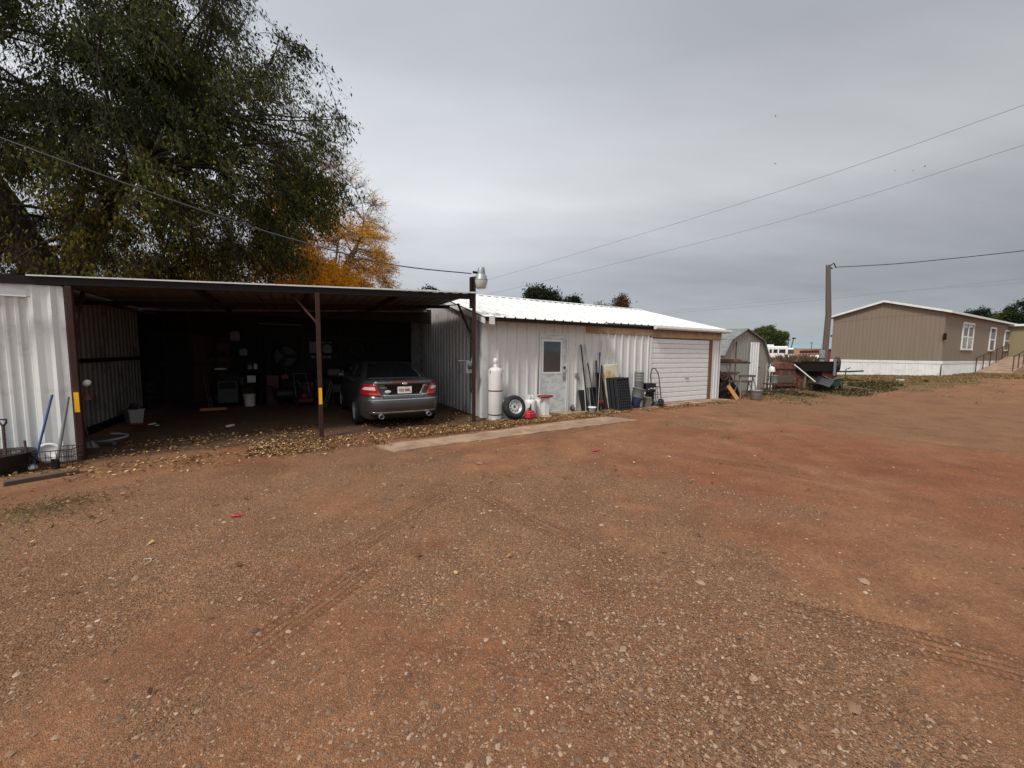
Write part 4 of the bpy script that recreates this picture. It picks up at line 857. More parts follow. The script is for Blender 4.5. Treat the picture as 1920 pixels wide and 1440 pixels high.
# inside the post
def hung(px, py, t_=-.35):
    d_ = ray(px, py); k = (A.dot(v)+t_)/(d_.dot(v)); return Vector((0, 0, H))+d_*k
o = thing('hanging_scoop', 'small white plastic scoop hanging inside the left carport post', 'scoop', hung(163, 718)); MB().lathe([(0, -.06), (.035, -.045), (.05, 0), (.035, .04), (0, .055)], m=Matrix.Rotation(R(35), 4, 'Y'), n=16).build('bowl', MT['white'], o)
o = thing('rusty_funnel', 'rusty triangular funnel hanging below the white scoop', 'funnel', hung(163, 742)); MB().lathe([(.07, -.06), (.012, .06), (.012, .12)], n=14).build('cone', MT['rust'], o)
o = thing('garden_hoe', 'thin rusty tool standing behind the left carport post', 'tool', G(176, 850)); MB().tube([(0, 0, 0), (-.16, .15, .62)], .012, 6).build('shaft', MT['rustdk'], o); MB().bbox(-.08, .06, -.02, .02, -.01, .09, .01).build('blade', MT['rustdk'], o)
o = thing('grey_hose', 'loop of grey hose lying along the foot of the side wall', 'hose', G(190, 838)); mb = MB(); P_ = [(.16*math.cos(a_*.5)+.014*a_, .12*math.sin(a_*.5), .03+.010*a_) for a_ in range(0, 19)]; mb.tube(P_, .02, 8).build('coil', MT['grey'], o)
o = thing('bag_scrap', 'crumpled grey plastic bag by the left carport post', 'bag', G(170, 846)); MB().lathe([(.08, 0), (.11, .06), (.07, .13), (.05, .17), (0, .18)], m=Matrix.Rotation(R(12), 4, 'X'), n=9).build('bag_body', MT['grey'], o)
o = thing('storage_bin', 'cream storage tub piled with dark scraps by the side wall', 'bin', G(252, 793), rz=-.5); o.scale = (.8, .8, .95); MB().add([(-.17, -.13, 0), (.17, -.13, 0), (.17, .13, 0), (-.17, .13, 0), (-.22, -.17, .34), (.22, -.17, .34), (.22, .17, .34), (-.22, .17, .34)], [(3, 2, 1, 0), (0, 1, 5, 4), (1, 2, 6, 5), (2, 3, 7, 6), (3, 0, 4, 7), (4, 5, 6, 7)]).build('tub_body', MT['cream'], o); MB().box(-.235, .235, -.185, -.17, .32, .35).box(-.235, .235, .17, .185, .32, .35).build('rim', MT['cream'], o)
mb = MB()
for k_ in range(14): mb.tube([(random.uniform(-.18, .18), random.uniform(-.12, .12), .33), (random.uniform(-.2, .2), random.uniform(-.1, .1), random.uniform(.38, .47))], .03, 5)
mb.build('scraps', MT['rustdk'], o)['kind'] = 'stuff'
o = thing('red_tray', 'flat red plastic tray on the floor before the cream tub', 'tray', G(262, 797), rz=.3); MB().bbox(-.2, .2, -.12, .12, 0, .03, .01).build('tray_body', MT['redpaint'], o)
for lb, px, py, w_ in (('crumpled white rag on the floor right of the red tray', 283, 796, .12), ('sheet of white paper lying on the carport floor among leaves', 432, 799, .12), ('small white scrap beside the crumpled rag', 295, 799, .04)):
    o = thing('litter', lb, 'litter', G(px, py), rz=random.random()*3); V = [(w_*math.cos(k_*.9)*random.uniform(.7, 1.1), w_*.6*math.sin(k_*.9)*random.uniform(.7, 1.1), random.uniform(0, .03)) for k_ in range(7)]; MB().prism([(p[0], p[1]) for p in V], .005, .03, 'z').build('scrap', MT['paper'], o)
# workshop contents (t about 5 to 6.4), several coloured darker to stand in for interior shade
def bw(px, py, t_): s_, z_ = W(px, py, t_); return s_, z_
def wthing(name, label, cat, px, t_, grp=None): return thing(name, label, cat, L(bw(px, 700, t_)[0], t_, 0), group=grp)
o = wthing('floor_plank', 'brown plank lying on the dark workshop floor', 'plank', 397, 4.6); MB().bbox(-.3, .3, -.06, .06, 0, .07, .005).build('plank', MT['orangewood'], o)
for i_, (a_, b_) in enumerate((((378, 690), (392, 764)), ((383, 690), (397, 762)))):
    s1_, z1_ = bw(*a_, 6.3); s0_, _ = bw(*b_, 5.2); o = thing('leaning_lath', ['left one of two pale laths leaning left of the workshop shelf', 'right one of two pale laths leaning left of the workshop shelf'][i_], 'lath', L(s0_, 5.3, 0), group='laths leaning in the workshop'); MB().tube([(0, 0, 0), (s1_-s0_, 1.0, z1_)], .016, 4).build('lath', MT['wood'], o)
shf = wthing('shelf_unit', 'dark steel shelf unit crowded with tools at the back of the workshop', 'shelf', 452, 5.8)
for z_ in (.12, .58, 1.06, 1.5, 1.95): MB().box(-.78, .78, -.25, .25, z_, z_+.03).build('shelf', MT['darksteel'], shf)
for x_ in (-.78, .76):
    for y_ in (-.25, .23): MB().box(x_, x_+.03, y_, y_+.02, 0, 2.0).build('upright', MT['stud'], shf)
G5 = 'tools and boxes on the workshop shelves'
for i_, (x_, z_, w_, h_, c_, nm, lb) in enumerate(((-.5, 1.09, .14, .05, 'paper', 'tray', 'white tray on the middle workshop shelf'), (.1, 1.53, .1, .22, 'grey', 'canister', 'grey canister high on the workshop shelf'), (.40, 1.09, .05, .2, 'galv', 'oil_bottle', 'slim pale bottle at right of the middle shelf'), (.25, 1.09, .06, .16, 'greypail', 'oil_tin', 'squat tin beside the slim pale bottle'), (-.2, .61, .3, .3, 'black', 'machine_case', 'black rounded machine case on the lower shelf'), (-.35, .15, .28, .2, 'redpaint', 'toolbox', 'dark red toolbox on the bottom shelf'), (-.1, 1.98, .12, .3, 'card', 'carton', 'upright carton on top of the shelf unit'), (-.55, 1.53, .15, .14, 'darkwall', 'carton', 'dark low carton on the upper left shelf'))):
    p_ = L(bw(452, 700, 5.8)[0]+x_, 5.72, z_); o = thing(nm, lb, 'shelf item', p_, group=G5); MB().bbox(-w_, w_, -.1, .1, 0, h_*.85, .012).bbox(-w_*.6, w_*.6, -.07, .07, h_*.85, h_, .008).build('case', MT[c_], o)
o = wthing('hanging_sheet', 'white paper sheet clipped to the front of the workshop shelf', 'paper', 471, 5.5); o.location.z = bw(471, 717, 5.5)[1]; MB().box(-.11, .11, 0, .004, 0, .21).build('sheet', MT['paper'], o)
o = wthing('bucket', 'white bucket standing under the workshop shelf', 'bucket', 466, 5.2); MB().lathe([(.13, 0), (.135, .01), (.155, .34), (.165, .35), (.16, .37), (0, .37)], n=24).build('bucket_body', MT['tank'], o)
o = wthing('red_cabinet', 'tall narrow red steel cabinet right of the workshop shelf', 'cabinet', 511, 5.6); MB().bbox(-.17, .17, -.2, .2, 0, .92, .01).build('cabinet_body', MT['maroon'], o); MB().box(-.13, .13, -.21, -.2, .08, .6).box(-.13, .13, -.21, -.2, .64, .86).build('door', MT['maroon'], o)
o = wthing('red_chair', 'bright red folded seat back tilted behind the tool chest', 'chair', 540, 5.7); o.location.z = .6; MB().bbox(-.1, .1, -.03, .03, 0, .34, .02, m=Matrix.Rotation(R(-22), 4, 'Y')).build('backrest', MT['redpaint'], o); MB().tube([(-.12, .01, -.6), (-.12, .01, .02), (.12, .01, .02), (.12, .01, -.6)], .014, 6).build('frame', MT['darksteel'], o)
o = wthing('tool_chest', 'wide maroon rolling tool chest below the wall sign', 'tool chest', 568, 5.8); MB().bbox(-.55, .55, -.22, .22, .12, .55, .01).build('chest_body', MT['maroon'], o)
for k_ in range(4): MB().box(-.5, .5, -.235, -.22, .16+k_*.095, .235+k_*.095).build('drawer', MT['maroon'], o)
for i_ in range(9):
    p_ = L(bw(568, 700, 5.8)[0]-.45+i_*.12, 5.75, .55); o = thing('bench_tool', ['silver', 'green', 'brass', 'pale', 'grey', 'red', 'white', 'steel', 'brown'][i_]+' small tool lying on the maroon tool chest', 'tool', p_, rz=random.random()*3, group='clutter on the tool chest'); MB().tube([(0, 0, .02), (.05, .0, .05), (.11, .01, .04+random.random()*.12)], .014, 6).bbox(-.03, .03, -.02, .02, 0, .06, .006).build('tool_body', MT[['chrome', 'dgreen', 'yellow', 'cream', 'galv', 'red', 'paper', 'chrome', 'wood'][i_]], o)
o = thing('wall_sign', 'white rectangular board hung on the workshop back wall', 'sign', L(bw(601, 650, 6.5)[0], 6.5, bw(601, 662, 6.5)[1])); MB().bbox(-.36, .36, 0, .03, 0, .40, .004).build('board', MT['grey'], o); MB().prism([(-.07, .12), (.07, .12), (.0, .24)], -.004, 0).build('emblem', MT['darksteel'], o)
for i_ in range(4): o = thing('old_plate', ['first', 'second', 'third', 'last'][i_]+' old plate from the left below the white board', 'plate', L(bw(587+i_*10, 668, 6.5)[0], 6.5, bw(601, 672, 6.5)[1]), group='old plates under the white board'); MB().bbox(-.07, .07, 0, .012, 0, .1, .003).build('plate_body', MT['grey'], o)
o = thing('tube_light', 'unlit fluorescent tube fixture hanging in the workshop', 'light', L(bw(526, 607, 5.0)[0], 5.0, bw(526, 607, 5.0)[1])); MB().bbox(-.62, .62, -.05, .05, 0, .06, .01).build('fixture', MT['darkwall'], o); MB().tube([(-.58, 0, -.02), (.58, 0, -.02)], .016, 8).build('tube', MT['grey'], o)
o = wthing('shop_fan', 'round black drum fan standing between cabinet and wall sign', 'fan', 536, 6.1); o.location.z = 1.2; mb = MB().lathe([(.34, -.12), (.36, 0), (.34, .12), (.33, .1), (.33, -.1)], c=(0, 0, .3), m=Matrix.Rotation(R(90), 4, 'X'), n=30)
mb.build('drum', MT['black'], o); MB().tube([(0, 0, -1.2), (0, 0, 0)], .03, 6).build('stand', MT['black'], o)
for k_ in range(3): MB().box(0, .3, -.06, .06, -.01, .01, m=Matrix.Translation((0, 0, .3)) @ Matrix.Rotation(R(90), 4, 'X') @ Matrix.Rotation(R(120*k_), 4, 'Z') @ Matrix.Rotation(R(20), 4, 'X')).build('blade', MT['darkwall'], o)
for i_, (a_, b_) in enumerate((((620, 715), (606, 758)), ((624, 717), (611, 752)))):
    s1_, z1_ = bw(*a_, 4.4); s0_, z0_ = bw(*b_, 3.9); o = thing('jack_handle', ['longer of two pale rods leaning behind the middle post', 'shorter of two pale rods leaning behind the middle post'][i_], 'rod', L(s0_, 3.9, 0)); MB().tube([(0, 0, 0), (s1_-s0_, .5, z1_)], .012, 6).build('rod', MT['galv'], o)
G10 = 'dark clutter along the workshop back wall'
cl = [('tyre_stack', 'tyre', 'stack of old tyres in the left corner of the workshop', -7.9, 5.9), ('oil_drum', 'drum', 'dark oil drum standing beside the maroon workshop door', -5.55, 6.2), ('shop_stool', 'stool', 'black stool in front of the workshop shelf', -4.9, 4.9),
      ('workbench', 'workbench', 'long dark workbench behind the parked car', -1.6, 6.1), ('push_mower', 'mower', 'dark push mower parked left of the middle post', -3.9, 4.6), ('carton_pile', 'cartons', 'pile of dark cartons right of the maroon tool chest', -2.9, 6.0),
      ('air_compressor', 'compressor', 'black air compressor lying low left of the red cabinet', -4.35, 5.3), ('welding_cart', 'cart', 'dark boxy welding cart between the door and the shelf', -5.9, 5.4), ('table_saw', 'saw', 'dark table saw standing left of the carport car', -3.35, 5.2)]
for nm, ct, lb, s_, t_ in cl:
    o = thing(nm, lb, ct, L(s_, t_, 0), rz=TH+random.uniform(-.2, .2), group=G10)
    if nm == 'tyre_stack':
        for k_ in range(4): tyre(MB(), .31, .2, Matrix.Translation((random.uniform(-.03, .03), random.uniform(-.03, .03), .1+k_*.2))).build('tyre', MT['rubber'], o)
    elif nm == 'oil_drum': MB().lathe([(.28, 0), (.28, .3), (.29, .31), (.28, .32), (.28, .58), (.29, .59), (.28, .6), (.28, .88), (.26, .88), (.26, .86), (0, .86)], n=28).build('drum_body', MT['rustdk'], o)
    elif nm == 'air_compressor':
        MB().lathe([(0, -.42), (.16, -.38), (.2, -.3), (.2, .3), (.16, .38), (0, .42)], c=(0, 0, .32), m=Matrix.Rotation(R(90), 4, 'Y'), n=20).build('air_tank', MT['black'], o); MB().bbox(-.2, .16, -.13, .13, .5, .78, .03).lathe([(.09, 0), (.1, .16), (0, .18)], c=(.2, 0, .52), n=14).build('motor', MT['darksteel'], o)
        for x_ in (-.25, .25): MB().box(x_-.02, x_+.02, -.15, .15, 0, .16).build('foot', MT['darksteel'], o)
    elif nm == 'welding_cart':
        MB().bbox(-.25, .25, -.3, .3, .12, .8, .02).build('cabinet', MT['dgreen'], o); MB().box(-.2, .2, -.31, -.30, .55, .74).build('front_panel', MT['darksteel'], o); MB().tube([(-.22, -.3, .8), (-.22, -.42, 1.0), (.22, -.42, 1.0), (.22, -.3, .8)], .015, 6).build('handle', MT['stud'], o)
        for x_ in (-.25, .25): MB().lathe([(.11, -.03), (.12, 0), (.11, .03)], c=(x_, .2, .12), m=Matrix.Rotation(R(90), 4, 'Y'), n=18).build('wheel', MT['rubber'], o)
    elif nm == 'table_saw':
        MB().bbox(-.42, .42, -.35, .35, .82, .87, .01).build('table_top', MT['darksteel'], o); MB().bbox(-.28, .28, -.25, .25, .5, .81, .02).build('housing', MT['darkwall'], o)
        for x_ in (-.25, .25):
            for y_ in (-.22, .22): MB().tube([(x_, y_, .5), (x_*1.3, y_*1.3, 0)], .02, 5).build('leg', MT['stud'], o)
    elif nm == 'shop_stool':
        MB().lathe([(.17, .55), (.18, .57), (.17, .60), (0, .60)], n=20).build('seat', MT['black'], o)
        for k_ in range(4): MB().tube([(.1*math.cos(k_*1.57), .1*math.sin(k_*1.57), .55), (.2*math.cos(k_*1.57), .2*math.sin(k_*1.57), 0)], .014, 6).build('leg', MT['stud'], o)
    elif nm == 'workbench':
        MB().bbox(-1.2, 1.2, -.3, .3, .86, .92, .005).build('bench_top', MT['woodh'], o); MB().box(-1.15, 1.15, -.25, .28, .3, .33).build('lower_shelf', MT['woodh'], o)
        for x_ in (-1.15, 1.07):
            for y_ in (-.28, .2): MB().box(x_, x_+.08, y_, y_+.08, 0, .86).build('leg', MT['woodh'], o)
    elif nm == 'push_mower':
        MB().bbox(-.22, .22, -.28, .28, .1, .26, .04).lathe([(.13, .26), (.14, .36), (.08, .42), (0, .42)], n=16).build('deck', MT['maroon'], o)
        MB().tube([(-.2, .25, .2), (-.18, .8, .95), (.18, .8, .95), (.2, .25, .2)], .013, 6).build('handle', MT['galv'], o)
        for x_ in (-.24, .24):
            for y_ in (-.22, .22): MB().lathe([(.09, -.02), (.1, 0), (.09, .02)], c=(x_, y_, .1), m=Matrix.Rotation(R(90), 4, 'Y'), n=18).build('wheel', MT['rubber'], o)
    else:
        z_ = 0
        for k_ in range(4): w_ = random.uniform(.2, .3); MB().bbox(-w_, w_, -.18, .18, z_, z_+.26, .008, m=Matrix.Rotation(random.uniform(-.2, .2), 4, 'Z')).build('carton', MT['card' if k_ % 2 else 'darkwall'], o); z_ += .265
GB = 'small items on the dark workbench'
for i_ in range(8):
    o = thing('bench_item', ['leftmost tin on the dark workbench behind the car', 'pale bottle on the dark workbench', 'dark jar on the dark workbench', 'squat can on the dark workbench', 'small vice-like block on the dark workbench', 'white cup on the dark workbench', 'green flask on the dark workbench', 'rightmost tin on the dark workbench'][i_], 'tin', L(-2.65+i_*.28, 6.1, .92), group=GB)
    r_ = random.uniform(.03, .06); h_ = random.uniform(.08, .25); MB().lathe([(r_, 0), (r_, h_*.8), (r_*.5, h_*.88), (r_*.5, h_), (0, h_)], n=12).build('can_body', MT[['galv', 'greypail', 'black', 'rustdk', 'darksteel', 'paper', 'dgreen', 'galv'][i_]], o)
GH = 'coils hung on the workshop back wall'
for i_ in range(3):
    o = thing('hanging_coil', ['left hose coil hung on the back wall', 'middle hose coil hung on the back wall', 'right hose coil hung on the back wall behind the car'][i_], 'coil', L(-3.1+i_*1.0, 6.44, 1.75), group=GH)
    MB().tube([((.2+.012*(a_//12))*math.cos(a_*.524), -.02*(a_/30), (.2+.012*(a_//12))*math.sin(a_*.524)) for a_ in range(37)], .014, 6).build('coil', MT[['darksteel', 'dgreen', 'stud'][i_]], o)
def sidept(px, py, s_=-.06):
    d_ = ray(px, py); k = (A.dot(u)+s_)/(d_.dot(u)); p = Vector((0, 0, H))+d_*k; return st(p)[1], p.z
t1_, z1_ = sidept(792, 622); t0_, z0_ = sidept(790, 702)
o = thing('wall_ladder', 'pale ladder hung upright on the inner side of the shed wall', 'ladder', L(-.08, t1_, 0)); mb = MB().box(-.03, 0, -.18, -.14, .35, 2.7).box(-.03, 0, .14, .18, .35, 2.7); mb.build('rail', MT['greypail'], o)
for k_ in range(8): MB().tube([(-.015, -.15, .5+k_*.29), (-.015, .15, .5+k_*.29)], .013, 6).build('rung', MT['darksteel'], o)
# ------------------------------------------------------------------ clutter past the shed
def yard(name, label, cat, px, Y, grp=None, rz=0):
    x = D(px, 700, Y).x; z = gz(x, Y); o = thing(name, label, cat, (x, Y, z), rz=rz, group=grp)
    return o, (lambda p: D(p, 700, Y).x-x), (lambda q_: D(px, q_, Y).z-z)
G6 = 'dark boards stacked on the lumber rack'
o, X, Z = yard('lumber_rack', 'grey pipe rack carrying old boards in front of the barn shed', 'rack', 1358, 15.6)
for p_ in (1343, 1371): MB().tube([(X(p_), .1, 0), (X(p_), .1, Z(682))], .025, 6).build('upright', MT['galv'], o)
for z_ in (684, 703): MB().tube([(X(1340), .1, Z(z_)), (X(1373), .1, Z(z_))], .02, 6).build('crossbar', MT['galv'], o)
MB().tube([(X(1371), .1, Z(700)), (X(1362), .1, Z(686))], .015, 6).build('brace', MT['galv'], o)
for i_, (a_, b_, c_, d_) in enumerate(((1338, 1386, 673, 677), (1340, 1398, 676, 680), (1338, 1403, 678, 682), (1342, 1384, 697, 700), (1338, 1380, 700, 703))):
    q, XX, ZZ = yard('old_board', ['top board, reddish and shortest, on the upper rack', 'second board down on the upper rack', 'longest bottom board on the upper rack', 'upper board on the lower rack arm', 'bottom board on the lower rack arm'][i_], 'board', (a_+b_)/2, 15.55, G6)
    MB().bbox(XX(a_), XX(b_), -.12, .12, ZZ(d_)+.004, ZZ(c_), .008).build('board', MT['woodh' if i_ else 'rust'], q)
q, XX, ZZ = yard('black_barrel', 'black plastic barrel in the shade behind the lumber rack', 'barrel', 1349, 16.3); MB().lathe([(.27, 0), (.29, .05), (.30, .45), (.29, .85), (.26, .90), (0, .90)], n=24).build('barrel_body', MT['black'], q)
q, XX, ZZ = yard('folded_tarp', 'dark folded tarpaulin heaped over the barrel behind the rack', 'tarp', 1362, 16.2)
V = []; n_ = 15
for j_ in range(n_):
    for i_ in range(n_): a_, b_ = i_/(n_-1)*2-1, j_/(n_-1)*2-1; V.append((a_*.45, b_*.35, max(0, (1-a_*a_)*(1-b_*b_))**.5*.95*(.8+.35*mnoise.noise(Vector((a_*2.3, b_*2.3, 5))))))
MB().add(V, [(j_*n_+i_, j_*n_+i_+1, (j_+1)*n_+i_+1, (j_+1)*n_+i_) for j_ in range(n_-1) for i_ in range(n_-1)], True).build('tarp_cloth', MT['darksteel'], q)
q, XX, ZZ = yard('branch_pile', 'tangled pile of dead dark branches at the furnace foot', 'brushwood', 1466, 17.0)
mb = MB()
for k_ in range(46):
    p_ = Vector((random.uniform(-.75, .75), random.uniform(-.3, .3), random.uniform(.02, .16))); d_ = Vector((random.uniform(-.5, .5), random.uniform(-.3, .3), random.uniform(-.02, .16))); mb.tube([p_, p_+d_*.5+Vector((0, 0, .04)), p_+d_], [.014, .010, .005], 5)
mb.build('branches', MT['bark'], q)['kind'] = 'stuff'
G7 = 'wooden sawhorses before the barn shed'
for i_, (pa, pb, yt, Y_) in enumerate(((1386, 1416, 703, 15.0), (1366, 1409, 713, 15.5))):
    q, XX, ZZ = yard('sawhorse', ['nearer grey sawhorse with splayed legs left of the grey tub', 'farther sawhorse half hidden behind the nearer one'][i_], 'sawhorse', (pa+pb)/2, Y_, G7)
    MB().bbox(XX(pa), XX(pb), -.05, .05, ZZ(yt+4), ZZ(yt), .006).build('beam', MT['woodh'], q)
    for sx_ in (pa+3, pb-4):
        for sy_ in (-1, 1): MB().tube([(XX(sx_), 0, ZZ(yt+3)), (XX(sx_)+(-.12 if sx_ < (pa+pb)/2 else .10), sy_*.28, 0)], .028, 4).build('leg', MT['wood'], q)
q, XX, ZZ = yard('orange_plank', 'bright orange-brown plank leaning against the junk pile', 'plank', 1378, 14.6); MB().bbox(-.07, .07, -.015, .015, 0, .62, .004, m=Matrix.Translation((.16, 0, 0)) @ Matrix.Rotation(R(-32), 4, 'Y') @ Matrix.Rotation(R(-12), 4, 'X')).build('plank', MT['orangewood'], q)
q, XX, ZZ = yard('wash_tub', 'round galvanised wash tub on the ground right of the sawhorse', 'tub', 1420, 14.7); MB().lathe([(.17, 0), (.18, .01), (.205, .33), (.22, .34), (.22, .36), (.20, .355), (.17, .03), (0, .03)], n=28).build('tub_body', MT['galv'], q); MB().lathe([(.19, .20), (.20, .21), (.197, .22)], n=28).build('rib', MT['galv'], q)
jk = [('old_wheel_hub', 'rusty round machine hub on the junk pile under the rack', 1358, 705, .17), ('engine_block', 'dark greasy machine block under the lumber rack', 1355, 728, .24), ('axle_stand', 'grey rusty tripod stand beside the shed end wall', 1365, 742, .16)]
for nm, lb, px, py, r_ in jk:
    q, XX, ZZ = yard(nm, lb, 'machine part', px, 15.0); z_ = max(0, ZZ(py)-r_)
    mb = MB()
    if nm == 'old_wheel_hub':
        mb.lathe([(r_*.8, -.05), (r_, -.03), (r_, .03), (r_*.8, .05), (r_*.7, 0), (r_*.8, -.05)], c=(0, 0, z_+r_), m=Matrix.Rotation(R(80), 4, 'X'), n=24)
        for k_ in range(5): mb.tube([(0, 0, z_+r_), (r_*.85*math.cos(k_*1.26), 0, z_+r_+r_*.85*math.sin(k_*1.26))], .02, 5)
        mb.tube([(0, .05, z_+r_), (0, .1, 0)], .03, 6)
    elif nm == 'engine_block':
        mb.bbox(-r_, r_, -.2, .2, 0, r_*1.5, .03).lathe([(.1, 0), (.1, .2), (.06, .25), (0, .25)], c=(-.05, 0, r_*1.5), n=14).tube([(-.2, -.2, .1), (-.25, -.3, .3), (0, -.28, .45)], .03, 7).lathe([(.08, 0), (.08, .12), (0, .12)], c=(.15, -.2, .2), m=Matrix.Rotation(R(90), 4, 'X'), n=14)
    else:
        for k_ in range(3): mb.tube([(0, 0, .4), (.2*math.cos(k_*2.1), .2*math.sin(k_*2.1), 0)], .018, 5)
        mb.tube([(0, 0, .38), (0, 0, .52)], .03, 8)
    mb.build('part_body', MT['darksteel' if nm == 'engine_block' else 'rustdk'], q)
q, XX, ZZ = yard('scrap_wood', 'weathered grey scrap boards standing under the lumber rack', 'scrap', 1350, 15.9)
for k_ in range(6): MB().bbox(-.35+k_*.13, -.25+k_*.13, -.02, .02, 0, random.uniform(.5, 1.1), .004, m=Matrix.Rotation(R(random.uniform(-8, 8)), 4, 'Y')).build('board', MT['woodh'], q)
q, XX, ZZ = yard('step_ladder', 'white and yellow aluminium ladder leaning beside the barn shed', 'ladder', 1441, 18.2)
for dx in (0, .17): MB().tube([(XX(1436)+dx, 0, ZZ(729)), (XX(1445)+dx, .3, ZZ(680))], .022, 4).build('rail', MT['white' if dx else 'cream'], q)
for k_ in range(6): f_ = (k_+.7)/6.4; a_ = XX(1436)+(XX(1445)-XX(1436))*f_; MB().tube([(a_, .3*f_, ZZ(729-49*f_)), (a_+.17, .3*f_, ZZ(729-49*f_))], .014, 5).build('rung', MT['galv'], q)
q, XX, ZZ = yard('shop_apron', 'rounded white enamel hood hung over the ladder top', 'hood', 1448, 18.0); MB().lathe([(.13, 0), (.13, .12), (.09, .22), (0, .26)], c=(-.03, 0, ZZ(697)), n=20).tube([(0, 0, 0), (0, 0, ZZ(699))], .02, 6).build('shell', MT['white'], q)
q, XX, ZZ = yard('blue_bucket', 'pale blue-grey bucket on the rusty stand beside the ladder', 'bucket', 1453, 17.2); MB().lathe([(.11, 0), (.145, .33), (.155, .34), (.14, .345), (.1, .02), (0, .02)], c=(0, 0, ZZ(718)), n=20).build('bucket_body', MT['galv'], q)
q, XX, ZZ = yard('rusty_stand', 'low rusty iron stand holding the pale bucket', 'stand', 1450, 17.2)
MB().bbox(-.32, .30, -.2, .2, ZZ(721), ZZ(719), .005).build('top', MT['rustdk'], q)
for x_ in (-.12, .28):
    for y_ in (-.18, .18): MB().tube([(x_, y_, 0), (x_, y_, ZZ(720))], .018, 5).build('leg', MT['rustdk'], q)
q, XX, ZZ = yard('rusty_furnace', 'large rust-red dome-topped iron furnace beyond the ladder', 'furnace', 1478, 18.6)
xl, xr, zt_, zm_ = XX(1454), XX(1499), ZZ(679), ZZ(691)
MB().prism([(xl, zm_)]+[(xl+(xr-xl)*k_/12, zm_+(zt_-zm_)*math.sin(math.pi*k_/12)**.6) for k_ in range(1, 12)]+[(xr, zm_)], 0, .9).build('dome', MT['rust'], q)
MB().bbox(xl, xr, .0, .95, .12, zm_-.03, .02).build('firebox', MT['rust'], q); MB().bbox(xl-.03, xr+.03, -.04, 1, zm_-.05, zm_+.02, .01).build('rim', MT['rustdk'], q); MB().bbox(xl+.15, xr-.3, -.03, .0, ZZ(718), ZZ(703), .01).build('hatch', MT['woodh'], q)
MB().bbox(xr-.12, xr+.1, -.12, .1, 0, ZZ(682), .01).build('corner_post', MT['rust'], q)
MB().lathe([(.06, 0), (.09, .1), (.03, .22), (0, .24)], c=((xl+xr)/2, .3, zt_-.02), n=14).build('vent', MT['rustdk'], q)
q, XX, ZZ = yard('louvre_rack', 'small rack of white louvre slats behind the furnace', 'rack', 1507, 19.2)
for k_ in range(7): MB().box(-.11, .11, -.05, .05, .15+k_*.12, .19+k_*.12, ).build('slat', MT['tank'], q)
MB().box(-.14, -.11, -.06, .06, 0, 1.05).box(.11, .14, -.06, .06, 0, 1.05).build('side_rail', MT['wood'], q)
q, XX, ZZ = yard('white_pipe', 'white plastic pipe leaning diagonally in front of the black trailer', 'pipe', 1512, 17.6); MB().tube([(XX(1497), .3, ZZ(684)), (XX(1527), -.2, ZZ(718))], .025, 7).build('pipe', MT['white'], q)
# upturned trailer
q, XX, ZZ = yard('utility_trailer', 'upturned black utility trailer with one wheel in the air and long drawbar', 'trailer', 1545, 18.2)
MB().bbox(XX(1502), XX(1574), 0, 1.3, ZZ(697), ZZ(679), .02).build('bed', MT['darksteel'], q); MB().bbox(XX(1500), XX(1575), -.03, .0, ZZ(680), ZZ(677.5), .01).build('edge_rail', MT['darksteel'], q)
MB().bbox(XX(1545), XX(1573), .1, 1.2, ZZ(708), ZZ(691), .01).build('tailboard', MT['maroon'], q)
for p_ in (1517, 1563): MB().bbox(XX(p_)-.04, XX(p_)+.04, .2, .3, 0, ZZ(690), .005).build('support', MT['wood'], q)
MB().bbox(XX(1560), XX(1564), -.1, -.04, ZZ(704), ZZ(673), .01).build('stake_pocket', MT['grey'], q)
m_ = Matrix.Translation((XX(1576), .35, ZZ(683.5))) @ Matrix.Rotation(R(90), 4, 'Z') @ Matrix.Rotation(R(62), 4, 'X')
m_ = Matrix.Translation((XX(1576), .25, ZZ(683.5))) @ Matrix.Rotation(R(58), 4, 'Z') @ Matrix.Rotation(R(90), 4, 'X')
w_ = tyre(MB(), .345, .22, m_).build('wheel', MT['rubber'], q); MB().lathe([(.205, .09), (.19, .10), (.17, .05), (.08, .04), (.05, .08), (0, .08)], m=m_, n=26, caps=False).build('rim', MT['chrome'], w_); MB().lathe([(.2, -.08), (0, -.08)], m=m_, n=20).build('wheel_back', MT['black'], w_)
MB().tube([(XX(1573), .3, ZZ(697)), (XX(1600), .2, ZZ(696.5)), (XX(1622), .1, ZZ(695))], .035, 6).build('drawbar', MT['darksteel'], q)
MB().tube([(XX(1592), .2, ZZ(710)), (XX(1592.5), .2, ZZ(692)), (XX(1597), .2, ZZ(691)), (XX(1600), .2, ZZ(689))], .022, 6).build('jack', MT['rustdk'], q)
q, XX, ZZ = yard('garden_cart', 'dark green garden cart tipped forward with its grey tray showing', 'cart', 1556, 17.3)
ty_, by_ = ZZ(707), ZZ(727)
MB().add([(XX(1532), -.1, ZZ(719)), (XX(1545), -.35, ZZ(725)), (XX(1555), -.3, ZZ(713)), (XX(1543), 0, ZZ(708)), (XX(1534), .2, ZZ(716)), (XX(1547), .05, ZZ(721)), (XX(1556), .1, ZZ(710)), (XX(1545), .3, ZZ(706))], [(0, 1, 2, 3), (7, 6, 5, 4), (0, 4, 5, 1), (1, 5, 6, 2), (2, 6, 7, 3), (3, 7, 4, 0)]).build('tray_floor', MT['black'], q)
MB().prism([(XX(1544), ZZ(706)), (XX(1578), ZZ(710)), (XX(1570), ZZ(724)), (XX(1556), ZZ(723))], -.1, .5).build('hopper', MT['dgreen'], q)
MB().prism([(XX(1540), ZZ(722)), (XX(1566), ZZ(724)), (XX(1564), ZZ(737)), (XX(1541), ZZ(736))], -.05, .45).build('undercarriage', MT['darksteel'], q)
